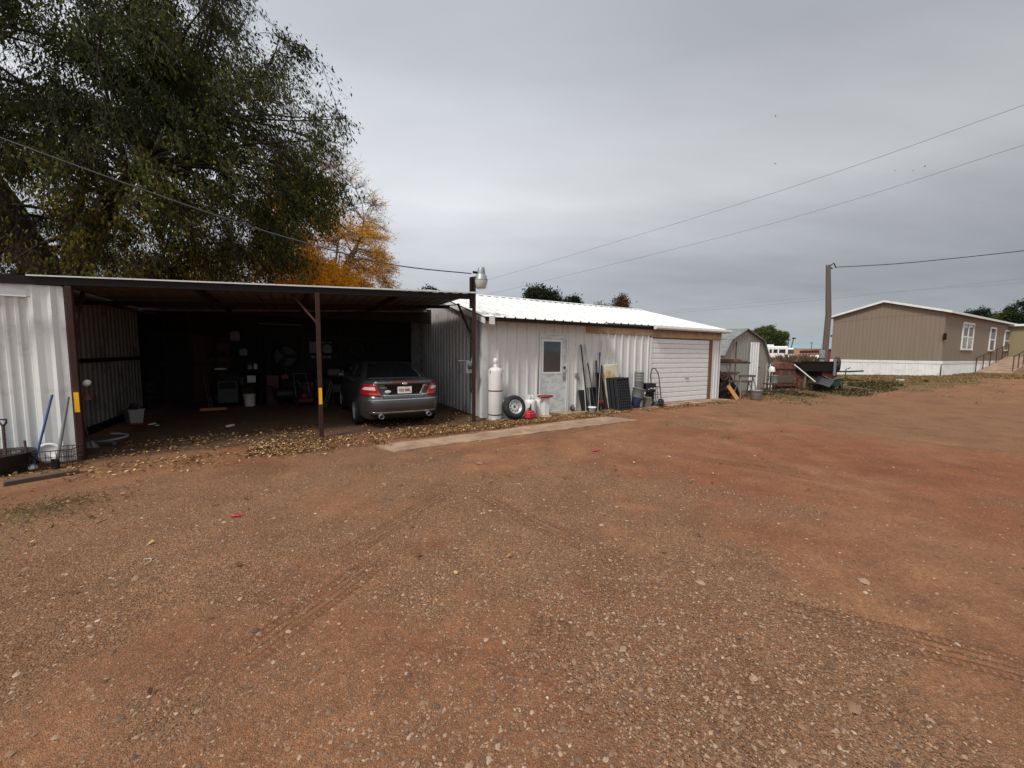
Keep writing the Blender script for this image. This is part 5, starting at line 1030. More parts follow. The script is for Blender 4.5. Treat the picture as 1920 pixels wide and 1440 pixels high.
MB().tube([(XX(1544), -.1, ZZ(706)), (XX(1556), -.15, ZZ(712)), (XX(1580), -.1, ZZ(706))], .02, 6).build('rim_rail', MT['wood'], q)
for x_, y_ in ((XX(1577), -.05), (XX(1563), .55)):
    w_ = tyre(MB(), .16, .09, Matrix.Translation((x_, y_, .155)) @ Matrix.Rotation(R(65), 4, 'Z') @ Matrix.Rotation(R(90), 4, 'X')).build('wheel', MT['rubber'], q); MB().lathe([(.1, .04), (.03, .05), (0, .05)], m=Matrix.Translation((x_, y_, .155)) @ Matrix.Rotation(R(65), 4, 'Z') @ Matrix.Rotation(R(90), 4, 'X'), n=18).build('rim', MT['white'], w_)
MB().tube([(XX(1578), -.1, ZZ(722)), (XX(1592), -.3, ZZ(725)), (XX(1612), -.6, ZZ(728))], .016, 6).build('handle', MT['wood'], q)
G8 = 'scraps lying in the weeds past the shed'
for i_, (px, py, w_, c_) in enumerate(((1474, 738, .10, 'paper'), (1441, 738, .14, 'paper'), (1445, 727, .08, 'paper'), (1512, 729, .25, 'wood'), (1500, 733, .45, 'woodh'), (1480, 735, .6, 'woodh'), (1688, 713, .22, 'paper'), (1700, 708, .35, 'grey'), (1586, 722, .16, 'paper'), (1640, 738, .2, 'grey'))):
    q = thing('scrap_piece', ['small white scrap left of the weeds by the furnace', 'crumpled white scrap at foot of the barn shed', 'tiny white scrap behind the barn corner', 'pale split board at the furnace foot', 'grey board lying in weeds before the furnace', 'longest grey board lying before the furnace', 'white crumpled sheet on bare ground before the mobile home', 'grey sheet scrap next to the white crumpled sheet', 'white offcut just right of the tipped cart', 'dull grey stone-like scrap in the dry grass'][i_], 'scrap', G(px, py), rz=random.uniform(-.4, .4), group=G8)
    V = [(w_*math.cos(k_*.8)*random.uniform(.8, 1.1), w_*.4*math.sin(k_*.8)*random.uniform(.7, 1.1)) for k_ in range(8)] if c_ in ('paper', 'grey') else [(-w_, -.06), (w_, -.05), (w_*.95, .06), (-w_, .05)]
    MB().prism(V, 0, .05 if c_ == 'paper' else .035, 'z').build('scrap', MT[c_], q)
# utility pole
PY = 22.0; q, XX, ZZ = yard('utility_pole', 'weathered wooden utility pole with a meter box beyond the upturned trailer', 'utility pole', 1543, PY)
MB().tube([(0, 0, -.2), (XX(1556)*.15, 0, ZZ(590)), (D(1553, 497, PY).x-q.location.x, 0, ZZ(497))], [.16, .14, .11], 12).build('shaft', MT['pole'], q)
MB().bbox(-.34, -.10, -.18, -.02, ZZ(672), ZZ(657), .015).build('meter_box', MT['galv'], q); MB().bbox(-.30, -.12, -.16, -.02, ZZ(684), ZZ(674), .01).build('breaker_box', MT['galv'], q)
MB().tube([(-.24, -.08, ZZ(657)), (-.22, -.08, ZZ(646))], .035, 6).tube([(-.22, -.08, ZZ(700)), (-.22, -.08, ZZ(684))], .03, 6).build('conduit', MT['galv'], q)
tx = D(1553, 497, PY).x-q.location.x
MB().tube([(tx, 0, ZZ(500)), (tx+.2, 0, ZZ(496)), (tx+.3, 0, ZZ(493)), (tx+.45, 0, ZZ(502))], .03, 6).tube([(tx+.1, 0, ZZ(502)), (tx+.25, 0, ZZ(503))], .04, 6).build('insulator', MT['darksteel'], q)
# wires: each runs between measured points with sag
def wire(label, pts, r, mat, ext=0):
    P = [D(*p) for p in pts]; n = 40; out = []
    ys = [p.y for p in P]
    for k_ in range(n+1):
        f_ = k_/n*(len(P)-1); i_ = min(int(f_), len(P)-2); t_ = f_-i_; p0, p1 = P[max(i_-1, 0)], P[i_]; p2, p3 = P[i_+1], P[min(i_+2, len(P)-1)]
        out.append(.5*((2*p1)+(p2-p0)*t_+(2*p0-5*p1+4*p2-p3)*t_*t_+(3*p1-p0-3*p2+p3)*t_**3))
    o = MB().tube(out, r, 5).build('power_line', mat); return tag(o, label, 'wire', 'overhead wires')
wire('black service wire running past the big tree to the yard light post', [(-140, 200, 7.2), (0, 258, 7.45), (400, 402, 8.3), (600, 463, 8.75), (740, 497, 9.05), (884, 513, 9.37)], .013, MT['wire'])
wire('upper of the two long grey wires crossing the open sky', [(2050, 150, 24), (1920, 197, 26), (1400, 378, 36), (905, 528, 60)], .016, MT['wirefar'])
wire('lower of the two long grey wires crossing the open sky', [(2050, 236, 25), (1920, 272, 27), (1400, 432, 38), (900, 556, 64)], .016, MT['wirefar'])
wire('dark wire running right from the top of the utility pole', [(1566, 501, 22), (1700, 493, 21.4), (1920, 470, 20.5), (2050, 452, 20)], .022, MT['wire'])
wire('faint upper wire low over the mobile home roof', [(1230, 590, 90), (1500, 566, 75), (1920, 522, 60), (2050, 506, 58)], .02, MT['wirefar'])
wire('faint lower wire low over the mobile home roof', [(1240, 586, 92), (1500, 560, 78), (1920, 530, 62), (2050, 517, 60)], .014, MT['wirefar'])
# distant things
q, XX, ZZ = yard('motorhome', 'white motorhome with dark windows parked beyond the barn shed', 'motorhome', 1462, 62)
MB().bbox(XX(1420), XX(1476), 0, 2.6, .6, ZZ(649), .15).build('body', MT['rv'], q); MB().bbox(XX(1476)-.05, XX(1488), .1, 2.5, .6, ZZ(652), .2).build('cab', MT['rv'], q); MB().bbox(XX(1443), XX(1455), .8, 1.8, ZZ(649), ZZ(646), .08).build('roof_unit', MT['rv'], q)
for a_, b_ in ((1440, 1444.5), (1447.5, 1455), (1458, 1470)): MB().box(XX(a_), XX(b_), -.02, 0, ZZ(662), ZZ(655), ).build('window', MT['glass'], q)
MB().box(XX(1473), XX(1486), .06, .09, ZZ(663), ZZ(655)).build('windshield', MT['winglass'], q)
for p_ in (1428, 1480): tyre(MB(), .42, .3, Matrix.Translation((XX(p_), .2, .42)) @ Matrix.Rotation(R(90), 4, 'X')).build('wheel', MT['rubber'], q)
for i_, (a_, b_, t__, Y_) in enumerate(((1524, 1539, 656, 78), (1548, 1561, 655, 74))):
    q, XX, ZZ = yard('red_shed', ['small far red shed left of the utility pole', 'far red shed between utility pole and mobile home'][i_], 'shed', (a_+b_)/2, Y_); MB().prism([(XX(a_), 0), (XX(b_), 0), (XX(b_), ZZ(t__+2)), ((XX(a_)+XX(b_))/2, ZZ(t__)), (XX(a_), ZZ(t__+2))], 0, 4).build('wall', MT['barnred'], q); MB().prism([(XX(a_)-.2, ZZ(t__+2.3)), ((XX(a_)+XX(b_))/2, ZZ(t__-.3)), (XX(b_)+.2, ZZ(t__+2.3)), ((XX(a_)+XX(b_))/2, ZZ(t__-.9))], -.2, 4.2).build('roof', MT['rust'], q)
for i_, (p_, q1) in enumerate(((1521, 670), (1530.5, 670))):
    q, XX, ZZ = yard('white_tank', ['left one of two small white tanks in the field', 'right one of two small white tanks in the field'][i_], 'tank', p_, 45, 'white tanks in the field'); MB().lathe([(0, -.35), (.22, -.33), (.25, -.2), (.25, .2), (.22, .33), (0, .35)], c=(0, 0, ZZ(q1)), m=Matrix.Rotation(R(90), 4, 'Y'), n=16).build('tank_body', MT['rv'], q); MB().box(-.2, .2, -.2, .2, 0, ZZ(q1)-.15).build('cradle', MT['darksteel'], q)
q, XX, ZZ = yard('pipe_fence', 'pale pipe fence crossing the far field left of the utility pole', 'fence', 1515, 52)
for z_ in (663.5, 667): MB().tube([(XX(1487), 0, ZZ(z_)), (XX(1535), 0, ZZ(z_))], .035, 5).build('rail', MT['cream'], q)
for p_ in range(1488, 1536, 6): MB().tube([(XX(p_), 0, 0), (XX(p_), 0, ZZ(662.5))], .04, 5).build('fence_post', MT['cream'], q)
for i_, (p_, tp_, Y_, r_) in enumerate(((1474, 636, 90, .10), (1482, 633, 85, .10), (1518, 642, 160, .12), (1557, 628, 60, .10))):
    q, XX, ZZ = yard('far_pole', ['leftmost distant pole over the motorhome', 'leaning distant lamp pole with a dark head over the motorhome', 'faint distant pole in the middle of the far field', 'dark distant pole just left of the mobile home'][i_], 'utility pole', p_, Y_, 'distant poles'); dx_ = .8 if i_ == 1 else 0
    MB().tube([(-dx_, 0, 0), (dx_*.3, 0, ZZ(tp_))], r_, 6).build('shaft', MT['wire'], q); MB().bbox(dx_*.3-.4, dx_*.3+.4, -.1, .1, ZZ(tp_)-.3, ZZ(tp_), .05).build('head', MT['wire'], q)
G9 = 'birds far off in the sky'
for i_, (p_, y_) in enumerate(((1454, 307), (1454, 218), (1678, 320), (1713, 320), (1734, 312))):
    c_ = D(p_, y_, 60); o = thing('bird', ['lone dark bird above the long wires', 'highest tiny bird in the sky', 'leftmost bird of the trio between the wires', 'middle bird of the trio between the wires', 'rightmost bird of the trio between the wires'][i_], 'bird', c_, rz=i_, group=G9)
    MB().add([(0, -.15, 0), (.05, 0, .03), (0, .16, 0), (-.05, 0, .03), (0, 0, -.05), (.32, -.05, .12), (-.32, -.05, .12), (.05, .08, .02), (-.05, .08, .02)], [(0, 1, 4), (1, 2, 4), (2, 3, 4), (3, 0, 4), (0, 3, 1), (1, 3, 2), (1, 5, 7), (3, 8, 6), (1, 7, 5), (3, 6, 8)]).build('bird_body', MT['wire'], o)
o = thing('red_scrap', 'small bright red plastic scrap on the dirt', 'litter', G(443, 969)); 
for k_ in range(1): 
    mb = MB()
    for j in range(5): a_ = j*1.3; mb.tube([(0, 0, .01), (.06*math.cos(a_), .05*math.sin(a_), .02)], .007, 4)
    mb.build('scrap', MT['red'], o)
o = thing('yellow_strap', 'thin curved yellow strap lying on the gravel', 'strap', G(272, 1055)); MB().tube([(-.02, .05, .01), (.03, .03, .012), (.04, -.02, .012), (.01, -.06, .01)], .0035, 5).build('strap', MT['foam'], o)
o = thing('orange_scrap', 'tiny flat orange scrap in front of the concrete path', 'litter', G(1117, 845)); MB().bbox(-.07, .07, -.02, .02, 0, .012, .003).build('scrap', MT['red'], o)
# ------------------------------------------------------------------ trees
def branch_mesh(segs, k=4):          # segs: list of (p0, p1, r0, r1) -> numpy tubes
    n = len(segs); P0 = np.array([s[0] for s in segs]); P1 = np.array([s[1] for s in segs]); r0 = np.array([s[2] for s in segs]); r1 = np.array([s[3] for s in segs])
    d = P1-P0; d /= np.linalg.norm(d, axis=1, keepdims=True)+1e-9; ref = np.where(np.abs(d[:, 2:3]) < .9, np.array([[0, 0, 1.]]), np.array([[1., 0, 0]])); x = np.cross(d, ref); x /= np.linalg.norm(x, axis=1, keepdims=True); y = np.cross(d, x)
    V = np.zeros((n, 2*k, 3))
    for j in range(k):
        a = 2*math.pi*j/k; o = x*math.cos(a)+y*math.sin(a); V[:, j] = P0+o*r0[:, None]; V[:, k+j] = P1+o*r1[:, None]
    Fq = np.array([[j, (j+1) % k, k+(j+1) % k, k+j] for j in range(k)]); Fq = (Fq[None]+(np.arange(n)*2*k)[:, None, None]).reshape(-1, 4)
    return V.reshape(-1, 3), Fq
def leaf_mesh(C, Dr, ln, wd, fold=.3):    # centres, directions -> folded quads (2 tris each as quads)
    n = len(C); Dr = Dr/(np.linalg.norm(Dr, axis=1, keepdims=True)+1e-9); rd = rng.normal(size=(n, 3)); S = np.cross(Dr, rd); S /= np.linalg.norm(S, axis=1, keepdims=True)+1e-9
    ln = np.asarray(ln).reshape(-1, 1); wd = np.asarray(wd).reshape(-1, 1)
    V = np.zeros((n, 4, 3)); V[:, 0] = C-Dr*ln*.5; V[:, 1] = C+S*wd*.5-Dr*ln*.05; V[:, 2] = C+Dr*ln*.5; V[:, 3] = C-S*wd*.5-Dr*ln*.05
    return V.reshape(-1, 3), np.arange(4*n).reshape(n, 4)
def tree(name, label, base, trunk_top, r, env, nsec, nter, ntwig, leaves_per, leafsz, mat, bark, droop=.3, rnd_fn=None, twig_len=.5, group=None, nlimb=8, clump=1.0, zmin=None, twr=.006):
    base = np.array(base, float); root = thing(name, label, 'tree', tuple(base), rz=0, group=group)
    segs = []; pts = []; 
    def path(p, q, r0, r1, n=8, wob=.12, sag=0.0):
        p = np.array(p); q = np.array(q); L_ = np.linalg.norm(q-p); prev = p; off = rng.normal(size=3)*wob*L_*.5; out = []
        for i in range(1, n+1):
            t = i/n; c = p+(q-p)*t+off*math.sin(math.pi*t)+rng.normal(size=3)*wob*L_*.04+np.array([0, 0, sag*L_*math.sin(math.pi*t)])
            segs.append((prev, c, r0+(r1-r0)*(i-1)/n, r0+(r1-r0)*t)); prev = c; out.append((c, r0+(r1-r0)*t))
        return out
    tt = np.array(trunk_top, float); tr = path(base-[0, 0, .2], tt, r, r*.75, 6, .03)
    ec = [np.array(e[0]) for e in env]; er = [np.array(e[1]) for e in env]; wts = np.array([np.prod(e) for e in er])**.6; wts /= wts.sum()
    def samp(inner):
        while True:
            k = rng.choice(len(env), p=wts); dv = rng.normal(size=3); dv /= np.linalg.norm(dv); rr = rng.uniform(inner, 1)**(1/2.2); p = ec[k]+dv*er[k]*rr
            if zmin is None or p[2] > zmin: return p
    P = []; Rr = []
    for i in range(nlimb):
        q = samp(.15)*.75+tt*.25; o = path(tt, q, r*.55, r*.14, 10, .10, .05); P += [a for a, _ in o]; Rr += [b for _, b in o]
    def level(n, rmax, rmin, inner, steps, sag):
        nonlocal P, Rr
        A_ = np.array(P); B_ = np.array(Rr); nP, nR = [], []
        for _ in range(n):
            q = samp(inner); d = np.linalg.norm(A_-q, axis=1); i = int(np.argmin(d+(A_[:, 2] > q[2]+1.5)*1.0)); r0 = min(rmax, B_[i]*.7)
            o = path(A_[i], q, r0, rmin, steps, .14, sag); nP += [a for a, _ in o]; nR += [b for _, b in o]
        P += nP; Rr += nR; return nP
    level(nsec, r*.2, .018, .25, 7, .08); ends = level(nter, .022, .006, .35, 5, .05)
    big, small = [s for s in segs if s[2] > .05], [s for s in segs if s[2] <= .05]
    loc = base
    def rel(V): return V-loc
    V, Fq = branch_mesh(big, 8); nmesh('trunk', rel(V), Fq, bark, None, True, root)
    if small: V, Fq = branch_mesh(small, 4); o = nmesh('branches', rel(V), Fq, bark, None, True, root)
    E_ = np.array(ends); ti = rng.integers(0, len(E_), ntwig); S_ = E_[ti]+rng.normal(size=(ntwig, 3))*.06
    out = np.zeros((ntwig, 3)); cen = np.mean(ec, axis=0)
    dv = S_-cen; dv /= np.linalg.norm(dv, axis=1, keepdims=True); dv = dv*.9+rng.normal(size=(ntwig, 3))*.55; dv[:, 2] = dv[:, 2]*.5-droop; dv /= np.linalg.norm(dv, axis=1, keepdims=True)
    TL = twig_len*rng.uniform(.5, 1.3, ntwig); T_ = S_+dv*TL[:, None]; T_[:, 2] -= droop*TL*.35
    tw = [(S_[i], T_[i], twr, twr*.4) for i in range(ntwig)]; V, Fq = branch_mesh(tw, 3); nmesh('twigs', rel(V), Fq, bark, None, False, root)['kind'] = 'stuff'
    # leaf clumps
    dens = np.array([ .5+.5*mnoise.noise(Vector(s*.45*clump)) for s in S_]); lp = np.maximum(0, (leaves_per*(.12+1.9*np.clip(dens, 0, 1)**1.8)).astype(int)); 
    if rnd_fn is not None: lp = (lp*rnd_fn(S_)[1]).astype(int)
    rep = np.repeat(np.arange(ntwig), lp); f = rng.uniform(.1, 1.05, len(rep))[:, None]; C = S_[rep]*(1-f)+T_[rep]*f+rng.normal(size=(len(rep), 3))*leafsz*.8; Dl = (T_-S_)[rep]/TL[rep][:, None]*.6+rng.normal(size=(len(rep), 3))*.6; Dl[:, 2] -= droop*1.4
    sz = leafsz*rng.uniform(.6, 1.3, len(rep)); V, Fq = leaf_mesh(C, Dl, sz, sz*.42)
    tone = np.array([mnoise.noise(Vector(s*.35)) for s in S_])*.5+.5
    if rnd_fn is not None: tone = rnd_fn(S_)[0]
    rv = np.clip(tone[rep]*.75+rng.normal(size=len(rep))*.16+.1, 0, 1)
    nmesh('crown', rel(V), Fq, mat, dict(rnd=np.repeat(rv, 4)), False, root); return root
elmleaf = leafmat('elm_leaves', [(0, (.020, .028, .011)), (.35, (.050, .062, .014)), (.6, (.11, .112, .018)), (.8, (.18, .135, .022)), (1, (.28, .15, .025))], .32)
orangeleaf = leafmat('orange_leaves', [(0, (.50, .20, .012)), (.4, (.80, .36, .015)), (.75, (.92, .50, .02)), (1, (.88, .62, .08))], .45)
darkleaf = leafmat('pine_leaves', [(0, (.010, .018, .010)), (.6, (.018, .028, .014)), (1, (.03, .04, .018))], .1)
brownleaf = leafmat('brown_leaves', [(0, (.03, .03, .015)), (.5, (.09, .05, .025)), (1, (.16, .08, .04))], .15)
greenleaf = leafmat('far_green_leaves', [(0, (.035, .05, .018)), (.5, (.06, .08, .025)), (1, (.10, .11, .035))], .2)
def elmtone(S):
    z = S[:, 2]; t = np.array([mnoise.noise(Vector(s*.28)) for s in S]); return np.clip(.40+.45*t-.040*(z-6.5), 0, 1), np.clip(.95+1.1*np.array([mnoise.noise(Vector((s[0]*.8+7, s[1]*.8, s[2]*.8))) for s in S]), .1, 2)  # leaf colour lighter lower down: light on the lower crown put into it
tree('elm_tree', 'huge dark green tree filling the upper left behind the carport', (-17.5, 14.5, 0), (-16.4, 14.4, 3.6), .55,
     [((-15.2, 14.6, 9.0), (9.3, 5.0, 6.6)), ((-11.3, 14.0, 8.0), (4.8, 3.4, 3.7)), ((-17, 13.5, 12.5), (8.5, 4.5, 4.5))], 260, 3000, 27000, 13, .135, elmleaf, MT['bark'], droop=.75, rnd_fn=elmtone, twig_len=.74, nlimb=11, zmin=3.3)
def orm(S):
    z = S[:, 2]; n_ = np.array([mnoise.noise(Vector(s*.55)) for s in S]); return np.clip(.45+.5*n_, 0, 1), np.clip(1.25-(z-6.5)*.22+n_*1.3-.25*(S[:, 0]+9.0), .04, 1.8)
tree('orange_tree', 'half-bare tree with bright orange autumn leaves right of the big dark tree', (-10.9, 22.5, 0), (-10.7, 22.5, 3.4), .25,
     [((-10.6, 22.5, 8.2), (3.6, 3.0, 4.9)), ((-9.4, 22.5, 6.0), (2.6, 2.5, 3.2))], 130, 1300, 8500, 6.5, .13, orangeleaf, MT['palebark'], droop=.12, rnd_fn=orm, twig_len=.55, nlimb=9, twr=.007)
tree('orange_tree', 'low orange-leaved tree seen through the big tree just above the carport roof', (-12.3, 19.5, 0), (-12.3, 19.5, 2.2), .2, [((-11.6, 18.6, 4.6), (4.2, 2.2, 2.0))], 80, 400, 4200, 13, .13, orangeleaf, MT['palebark'], droop=.15, twig_len=.5)
def far(name, label, px, Y, top, bot, wpx, mat, bark=MT['bark'], n=1200, lp=10, sz=.2, droop=.0, twl=.4):
    c = D(px, (top+bot)/2, Y); k = Y/721; z = gz(c.x, Y); hz = (bot-top)*k/2
    return tree(name, label, (c.x, Y, z), (c.x, Y, max(z+.5, c.z-hz*.7)), max(.12, hz*.05), [((c.x, Y, c.z), (wpx*k/2*.92, wpx*k/2*.9, hz*.95))], 26, 110, n, lp, sz, mat, bark, droop=droop, twig_len=twl, nlimb=6)
far('pine_tree', 'dark pine with several tufted tops behind the white shed roof', 1010, 36, 548, 620, 44, darkleaf, n=1500, lp=22, sz=.24, droop=-.5, twl=.7)
far('pine_tree', 'small second spire of dark pine close right of the tufted pine', 1036, 36, 556, 620, 30, darkleaf, n=900, lp=20, sz=.22, droop=-.5, twl=.6)
far('broadleaf_tree', 'thin brownish tree left of the dark pine', 990, 37, 562, 620, 34, brownleaf, n=500, lp=6, sz=.16)
far('evergreen_tree', 'low round dark evergreen right of the pine', 1072, 36, 563, 620, 34, darkleaf, n=1100, lp=22, sz=.22, droop=-.3)
far('broadleaf_tree', 'low brown-leaved tree top above the middle of the shed roof', 1127, 34, 568, 625, 36, brownleaf, n=700, lp=8, sz=.16)
far('broadleaf_tree', 'taller reddish-brown tree top near the end of the shed roof', 1163, 34, 556, 630, 34, brownleaf, n=900, lp=9, sz=.17)
far('evergreen_tree', 'dark tuft of evergreen peeping over the carport roof', 808, 30, 543, 600, 36, darkleaf, n=800, lp=18, sz=.2)
far('round_tree', 'dense round green tree beyond the barn shed', 1438, 68, 614, 664, 64, greenleaf, n=5200, lp=16, sz=.27, droop=.1)
far('hedge_tree', 'sparse dark treetops behind mobile home roof, left clump', 1832, 60, 578, 650, 48, darkleaf, n=900, lp=9, sz=.3, droop=-.2)
far('hedge_tree', 'middle green-brown trees behind the mobile home roof', 1872, 58, 584, 655, 70, greenleaf, n=2600, lp=16, sz=.32)
far('hedge_tree', 'rightmost and tallest dark tree behind the mobile home', 1925, 56, 566, 655, 70, darkleaf, n=2600, lp=14, sz=.32)
# ------------------------------------------------------------------ gravel, fallen leaves, grass, weeds
def gzv(x, y): return np.array([gz(a, b) for a, b in zip(x, y)])
def gsurf(x, y):
    s, t = st((x, y)); a = .35 if (t > -1.2 and -8 < s < 10.2) else 1
    return gz(x, y)+a*(.016*fbm(x, y, .9, 2)+.006*fbm(x, y, 4.3, 7))-.006
cand = 190000; rr = 1.3*np.exp(rng.uniform(0, math.log(11/1.3), cand)); an = rng.uniform(R(-60), R(62), cand); x = rr*np.sin(an); y = rr*np.cos(an)
keep = []
for i in range(cand):
    s, t = st((x[i], y[i]))
    if t > -2.5 and y[i] > 5 and s > -7.6: 
        if rng.random() > .12: continue
    gmk = gravelmask(x[i], y[i]); 
    if rng.random() < .20+.55*gmk**1.5: keep.append(i)
keep = np.array(keep); x, y = x[keep], y[keep]; n = len(x); z = np.array([gsurf(a, b) for a, b in zip(x, y)])
size = .0031*np.exp(rng.normal(size=n)*.5)*(1+.04*np.hypot(x, y)); big = rng.random(n) < .006; size[big] *= rng.uniform(2, 3.6, big.sum())
octv = np.array([(1, 0, 0), (0, 1, 0), (-1, 0, 0), (0, -1, 0), (0, 0, 1), (.7, .7, -.4), (-.7, .7, -.4), (-.7, -.7, -.4), (.7, -.7, -.4)], float)
octf = np.array([(4, 0, 1), (4, 1, 2), (4, 2, 3), (4, 3, 0), (0, 5, 1), (1, 6, 2), (2, 7, 3), (3, 8, 0)])
V = octv[None]*(1+rng.normal(size=(n, 9, 1))*.22); V *= np.stack([rng.uniform(.8, 1.5, n), rng.uniform(.8, 1.2, n), rng.uniform(.45, .85, n)], -1)[:, None]; th = rng.uniform(0, 6.28, n); c_, s_ = np.cos(th), np.sin(th)
V = np.stack([V[..., 0]*c_[:, None]-V[..., 1]*s_[:, None], V[..., 0]*s_[:, None]+V[..., 1]*c_[:, None], V[..., 2]], -1)*size[:, None, None]; V += np.stack([x, y, z+size*.25], -1)[:, None]
m, b = material('loose_stones'); c = ramp(attr('rnd'), [(0, (.050, .040, .034)), (.3, (.15, .098, .064)), (.5, (.24, .145, .085)), (.7, (.33, .225, .145)), (.93, (.42, .31, .215)), (1, (.62, .53, .44))]); c = mixc(maprange(noise_n(180, 3), .35, .7, 0, .5), c, (.16, .085, .055)); lk(c, b.inputs['Base Color']); b.inputs['Roughness'].default_value = .85; b.inputs['Specular IOR Level'].default_value = .2
o = nmesh('loose_gravel', V.reshape(-1, 3), (octf[None]+(np.arange(n)*9)[:, None, None]).reshape(-1, 3), m, dict(rnd=np.repeat(np.clip(rng.beta(2, 2.2, n), 0, 1), 9))); tag(o, kind='stuff')
# fallen leaves
LX, LY = [], []
def band(n, s0, s1, t0, t1, fade=.5):
    k = 0
    while k < n:
        s = rng.uniform(s0, s1); t = t0+(t1-t0)*rng.beta(1.6, 1.6); w = L(s, t, 0)
        if rng.random() < .15+.85*ss(-.35, .35, fbm(s, t, 1.1, 31)+.15*(1-2*abs((t-t0)/(t1-t0)-.5))): LX.append(w.x); LY.append(w.y); k += 1
band(3800, -4.9, -2.7, -1.75, -.5); band(4600, -2.9, .2, -1.45, -.45); band(1800, -6.9, -3.8, -.9, 1.0); band(1400, -2.9, -.2, -.6, 1.2); band(700, -7, -2.7, -2.1, -1.0)
band(3400, .1, 3.4, -1.25, -.4); band(1000, 2.8, 5.0, -.95, -.4); band(2200, 4.9, 9.6, -1.1, -.4); band(900, -8.6, -6.9, -1.45, -.75); band(160, -7.0, -5.4, -1.7, -.9); band(260, 9.6, 13.5, -1.6, -.6)
for _ in range(620):
    a = rng.uniform(R(-62), R(40)); r_ = 1.6+13*rng.beta(2.6, 1.6); LX.append(r_*math.sin(a)); LY.append(r_*math.cos(a))
x, y = np.array(LX), np.array(LY)
hz_ = np.array([.03 if ((lambda q_: -.52 < q_[1] < 0 and 0 < q_[0] < 9.9)(st((a, b_)))) else (.024 if (lambda q_: -2.2 < q_[1] < -1.1 and -2.8 < q_[0] < 3.3)(st((a, b_))) else 0) for a, b_ in zip(x, y)])
n = len(x); z = np.array([gsurf(a, b_) for a, b_ in zip(x, y)])+.012+hz_+rng.uniform(0, .014, n)
ln = .016+.048*rng.beta(1.6, 2.2, n); th = rng.uniform(0, 6.28, n); up = rng.normal(size=(n, 2))*.28
V = np.zeros((n, 6, 3)); P = [(-.5, 0, .0), (-.15, .30, .10), (.3, .20, .13), (.55, 0, .04), (.3, -.2, .10), (-.15, -.3, .13)]
for k_, (a, b_, c_) in enumerate(P):
    V[:, k_, 0] = x+ln*(a*np.cos(th)-b_*np.sin(th)); V[:, k_, 1] = y+ln*(a*np.sin(th)+b_*np.cos(th)); V[:, k_, 2] = z+ln*(c_*rng.uniform(.3, 2, n)+a*up[:, 0]+b_*up[:, 1])
Fq = np.array([(0, 1, 5), (1, 4, 5), (1, 2, 4), (2, 3, 4)]); drym = leafmat('fallen_leaf_colours', [(0, (.05, .025, .014)), (.4, (.14, .065, .028)), (.68, (.29, .155, .06)), (.88, (.46, .30, .12)), (1, (.66, .54, .32))], .15)
o = nmesh('fallen_leaves', V.reshape(-1, 3), (Fq[None]+(np.arange(n)*6)[:, None, None]).reshape(-1, 3), drym, dict(rnd=np.repeat(rng.random(n), 6))); tag(o, kind='stuff')
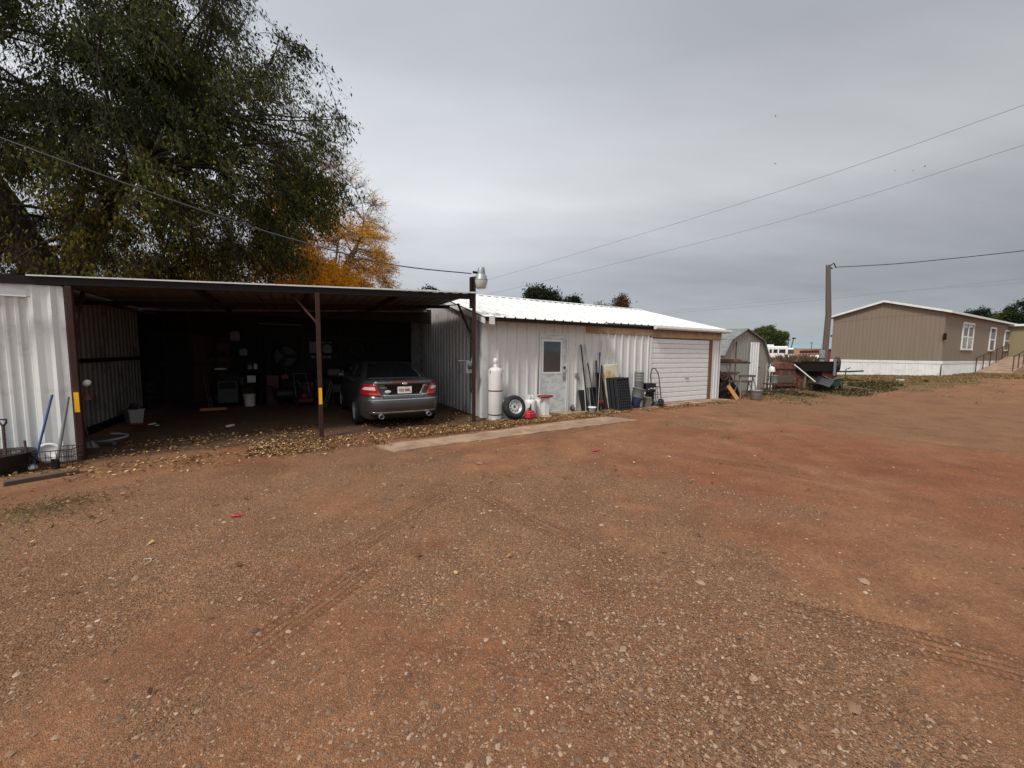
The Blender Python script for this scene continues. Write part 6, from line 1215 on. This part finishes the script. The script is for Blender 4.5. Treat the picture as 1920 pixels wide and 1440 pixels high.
# grass and weeds
def blades(name, X, Y, h, mat, w=.006, lean=.5):
    n = len(X); Z = np.array([gsurf(a, b_) for a, b_ in zip(X, Y)]); hh = h*rng.uniform(.4, 1.2, n); d = rng.normal(size=(n, 2))*lean; th = rng.uniform(0, 6.28, n); V = np.zeros((n, 4, 3)); ww = np.asarray(w)*np.ones(n)
    wx, wy = np.cos(th)*ww, np.sin(th)*ww
    V[:, 0] = np.stack([X-wx, Y-wy, Z], -1); V[:, 1] = np.stack([X+wx, Y+wy, Z], -1); V[:, 2] = np.stack([X+d[:, 0]*hh*.5+wx*.7, Y+d[:, 1]*hh*.5+wy*.7, Z+hh*.7], -1); V[:, 3] = np.stack([X+d[:, 0]*hh, Y+d[:, 1]*hh, Z+hh*.9], -1)
    return tag(nmesh(name, V.reshape(-1, 3), np.arange(4*n).reshape(n, 4), mat, dict(rnd=np.repeat(rng.random(n), 4))), kind='stuff')
def scat(n, f, s0, s1, t0, t1):
    X, Y = [], []
    while len(X) < n:
        s, t = rng.uniform(s0, s1), rng.uniform(t0, t1); p = L(s, t, 0)
        if rng.random() < f(p.x, p.y): X.append(p.x); Y.append(p.y)
    return np.array(X), np.array(Y)
gm = leafmat('dry_grass_mix', [(0, (.05, .05, .018)), (.3, (.12, .085, .03)), (.7, (.25, .16, .065)), (1, (.40, .28, .13))], .2)
wm = leafmat('green_weed_mix', [(0, (.022, .028, .012)), (.4, (.045, .052, .018)), (.7, (.10, .075, .03)), (1, (.22, .15, .075))], .2)
X, Y = scat(26000, lambda a, b_: grassmask(a, b_)*ss(-.3, .3, fbm(a, b_, .9, 17)), 10, 34, -9, 7); dd_ = np.hypot(X, Y); blades('dry_grass', X, Y, .07, gm, w=.004+dd_*.0004)
X, Y = scat(9000, lambda a, b_: ss(.0, .35, fbm(a, b_, .55, 44))*grassmask(a, b_), 10.5, 24, -2.5, 3); dd_ = np.hypot(X, Y); blades('weeds', X, Y, .11, wm, w=.006+dd_*.0005, lean=.7)
xg = rng.uniform(-6.6, -3.9, 5200); yg = rng.uniform(3.0, 5.0, 5200); kk = np.array([rng.random() < grassmask(a, b_) for a, b_ in zip(xg, yg)]); xg, yg = xg[kk], yg[kk]; blades('dry_grass', xg, yg, .035, gm, w=.004, lean=1.0)
# brown brush beyond the ladder
XB, YB = [], []
for _ in range(5200):
    px = rng.uniform(1436, 1522); Yb = rng.uniform(22, 27); p = D(px, 700, Yb); XB.append(p.x); YB.append(p.y)
bm_ = leafmat('brush_mix', [(0, (.05, .035, .02)), (.5, (.12, .075, .045)), (.85, (.19, .13, .08)), (1, (.05, .07, .025))], .1)
XB, YB = np.array(XB), np.array(YB); blades('brush', XB, YB, 1.3*(1+.5*np.array([mnoise.noise(Vector((a*1.3, b_*.6, 3))) for a, b_ in zip(XB, YB)])), bm_, w=.014, lean=.18)
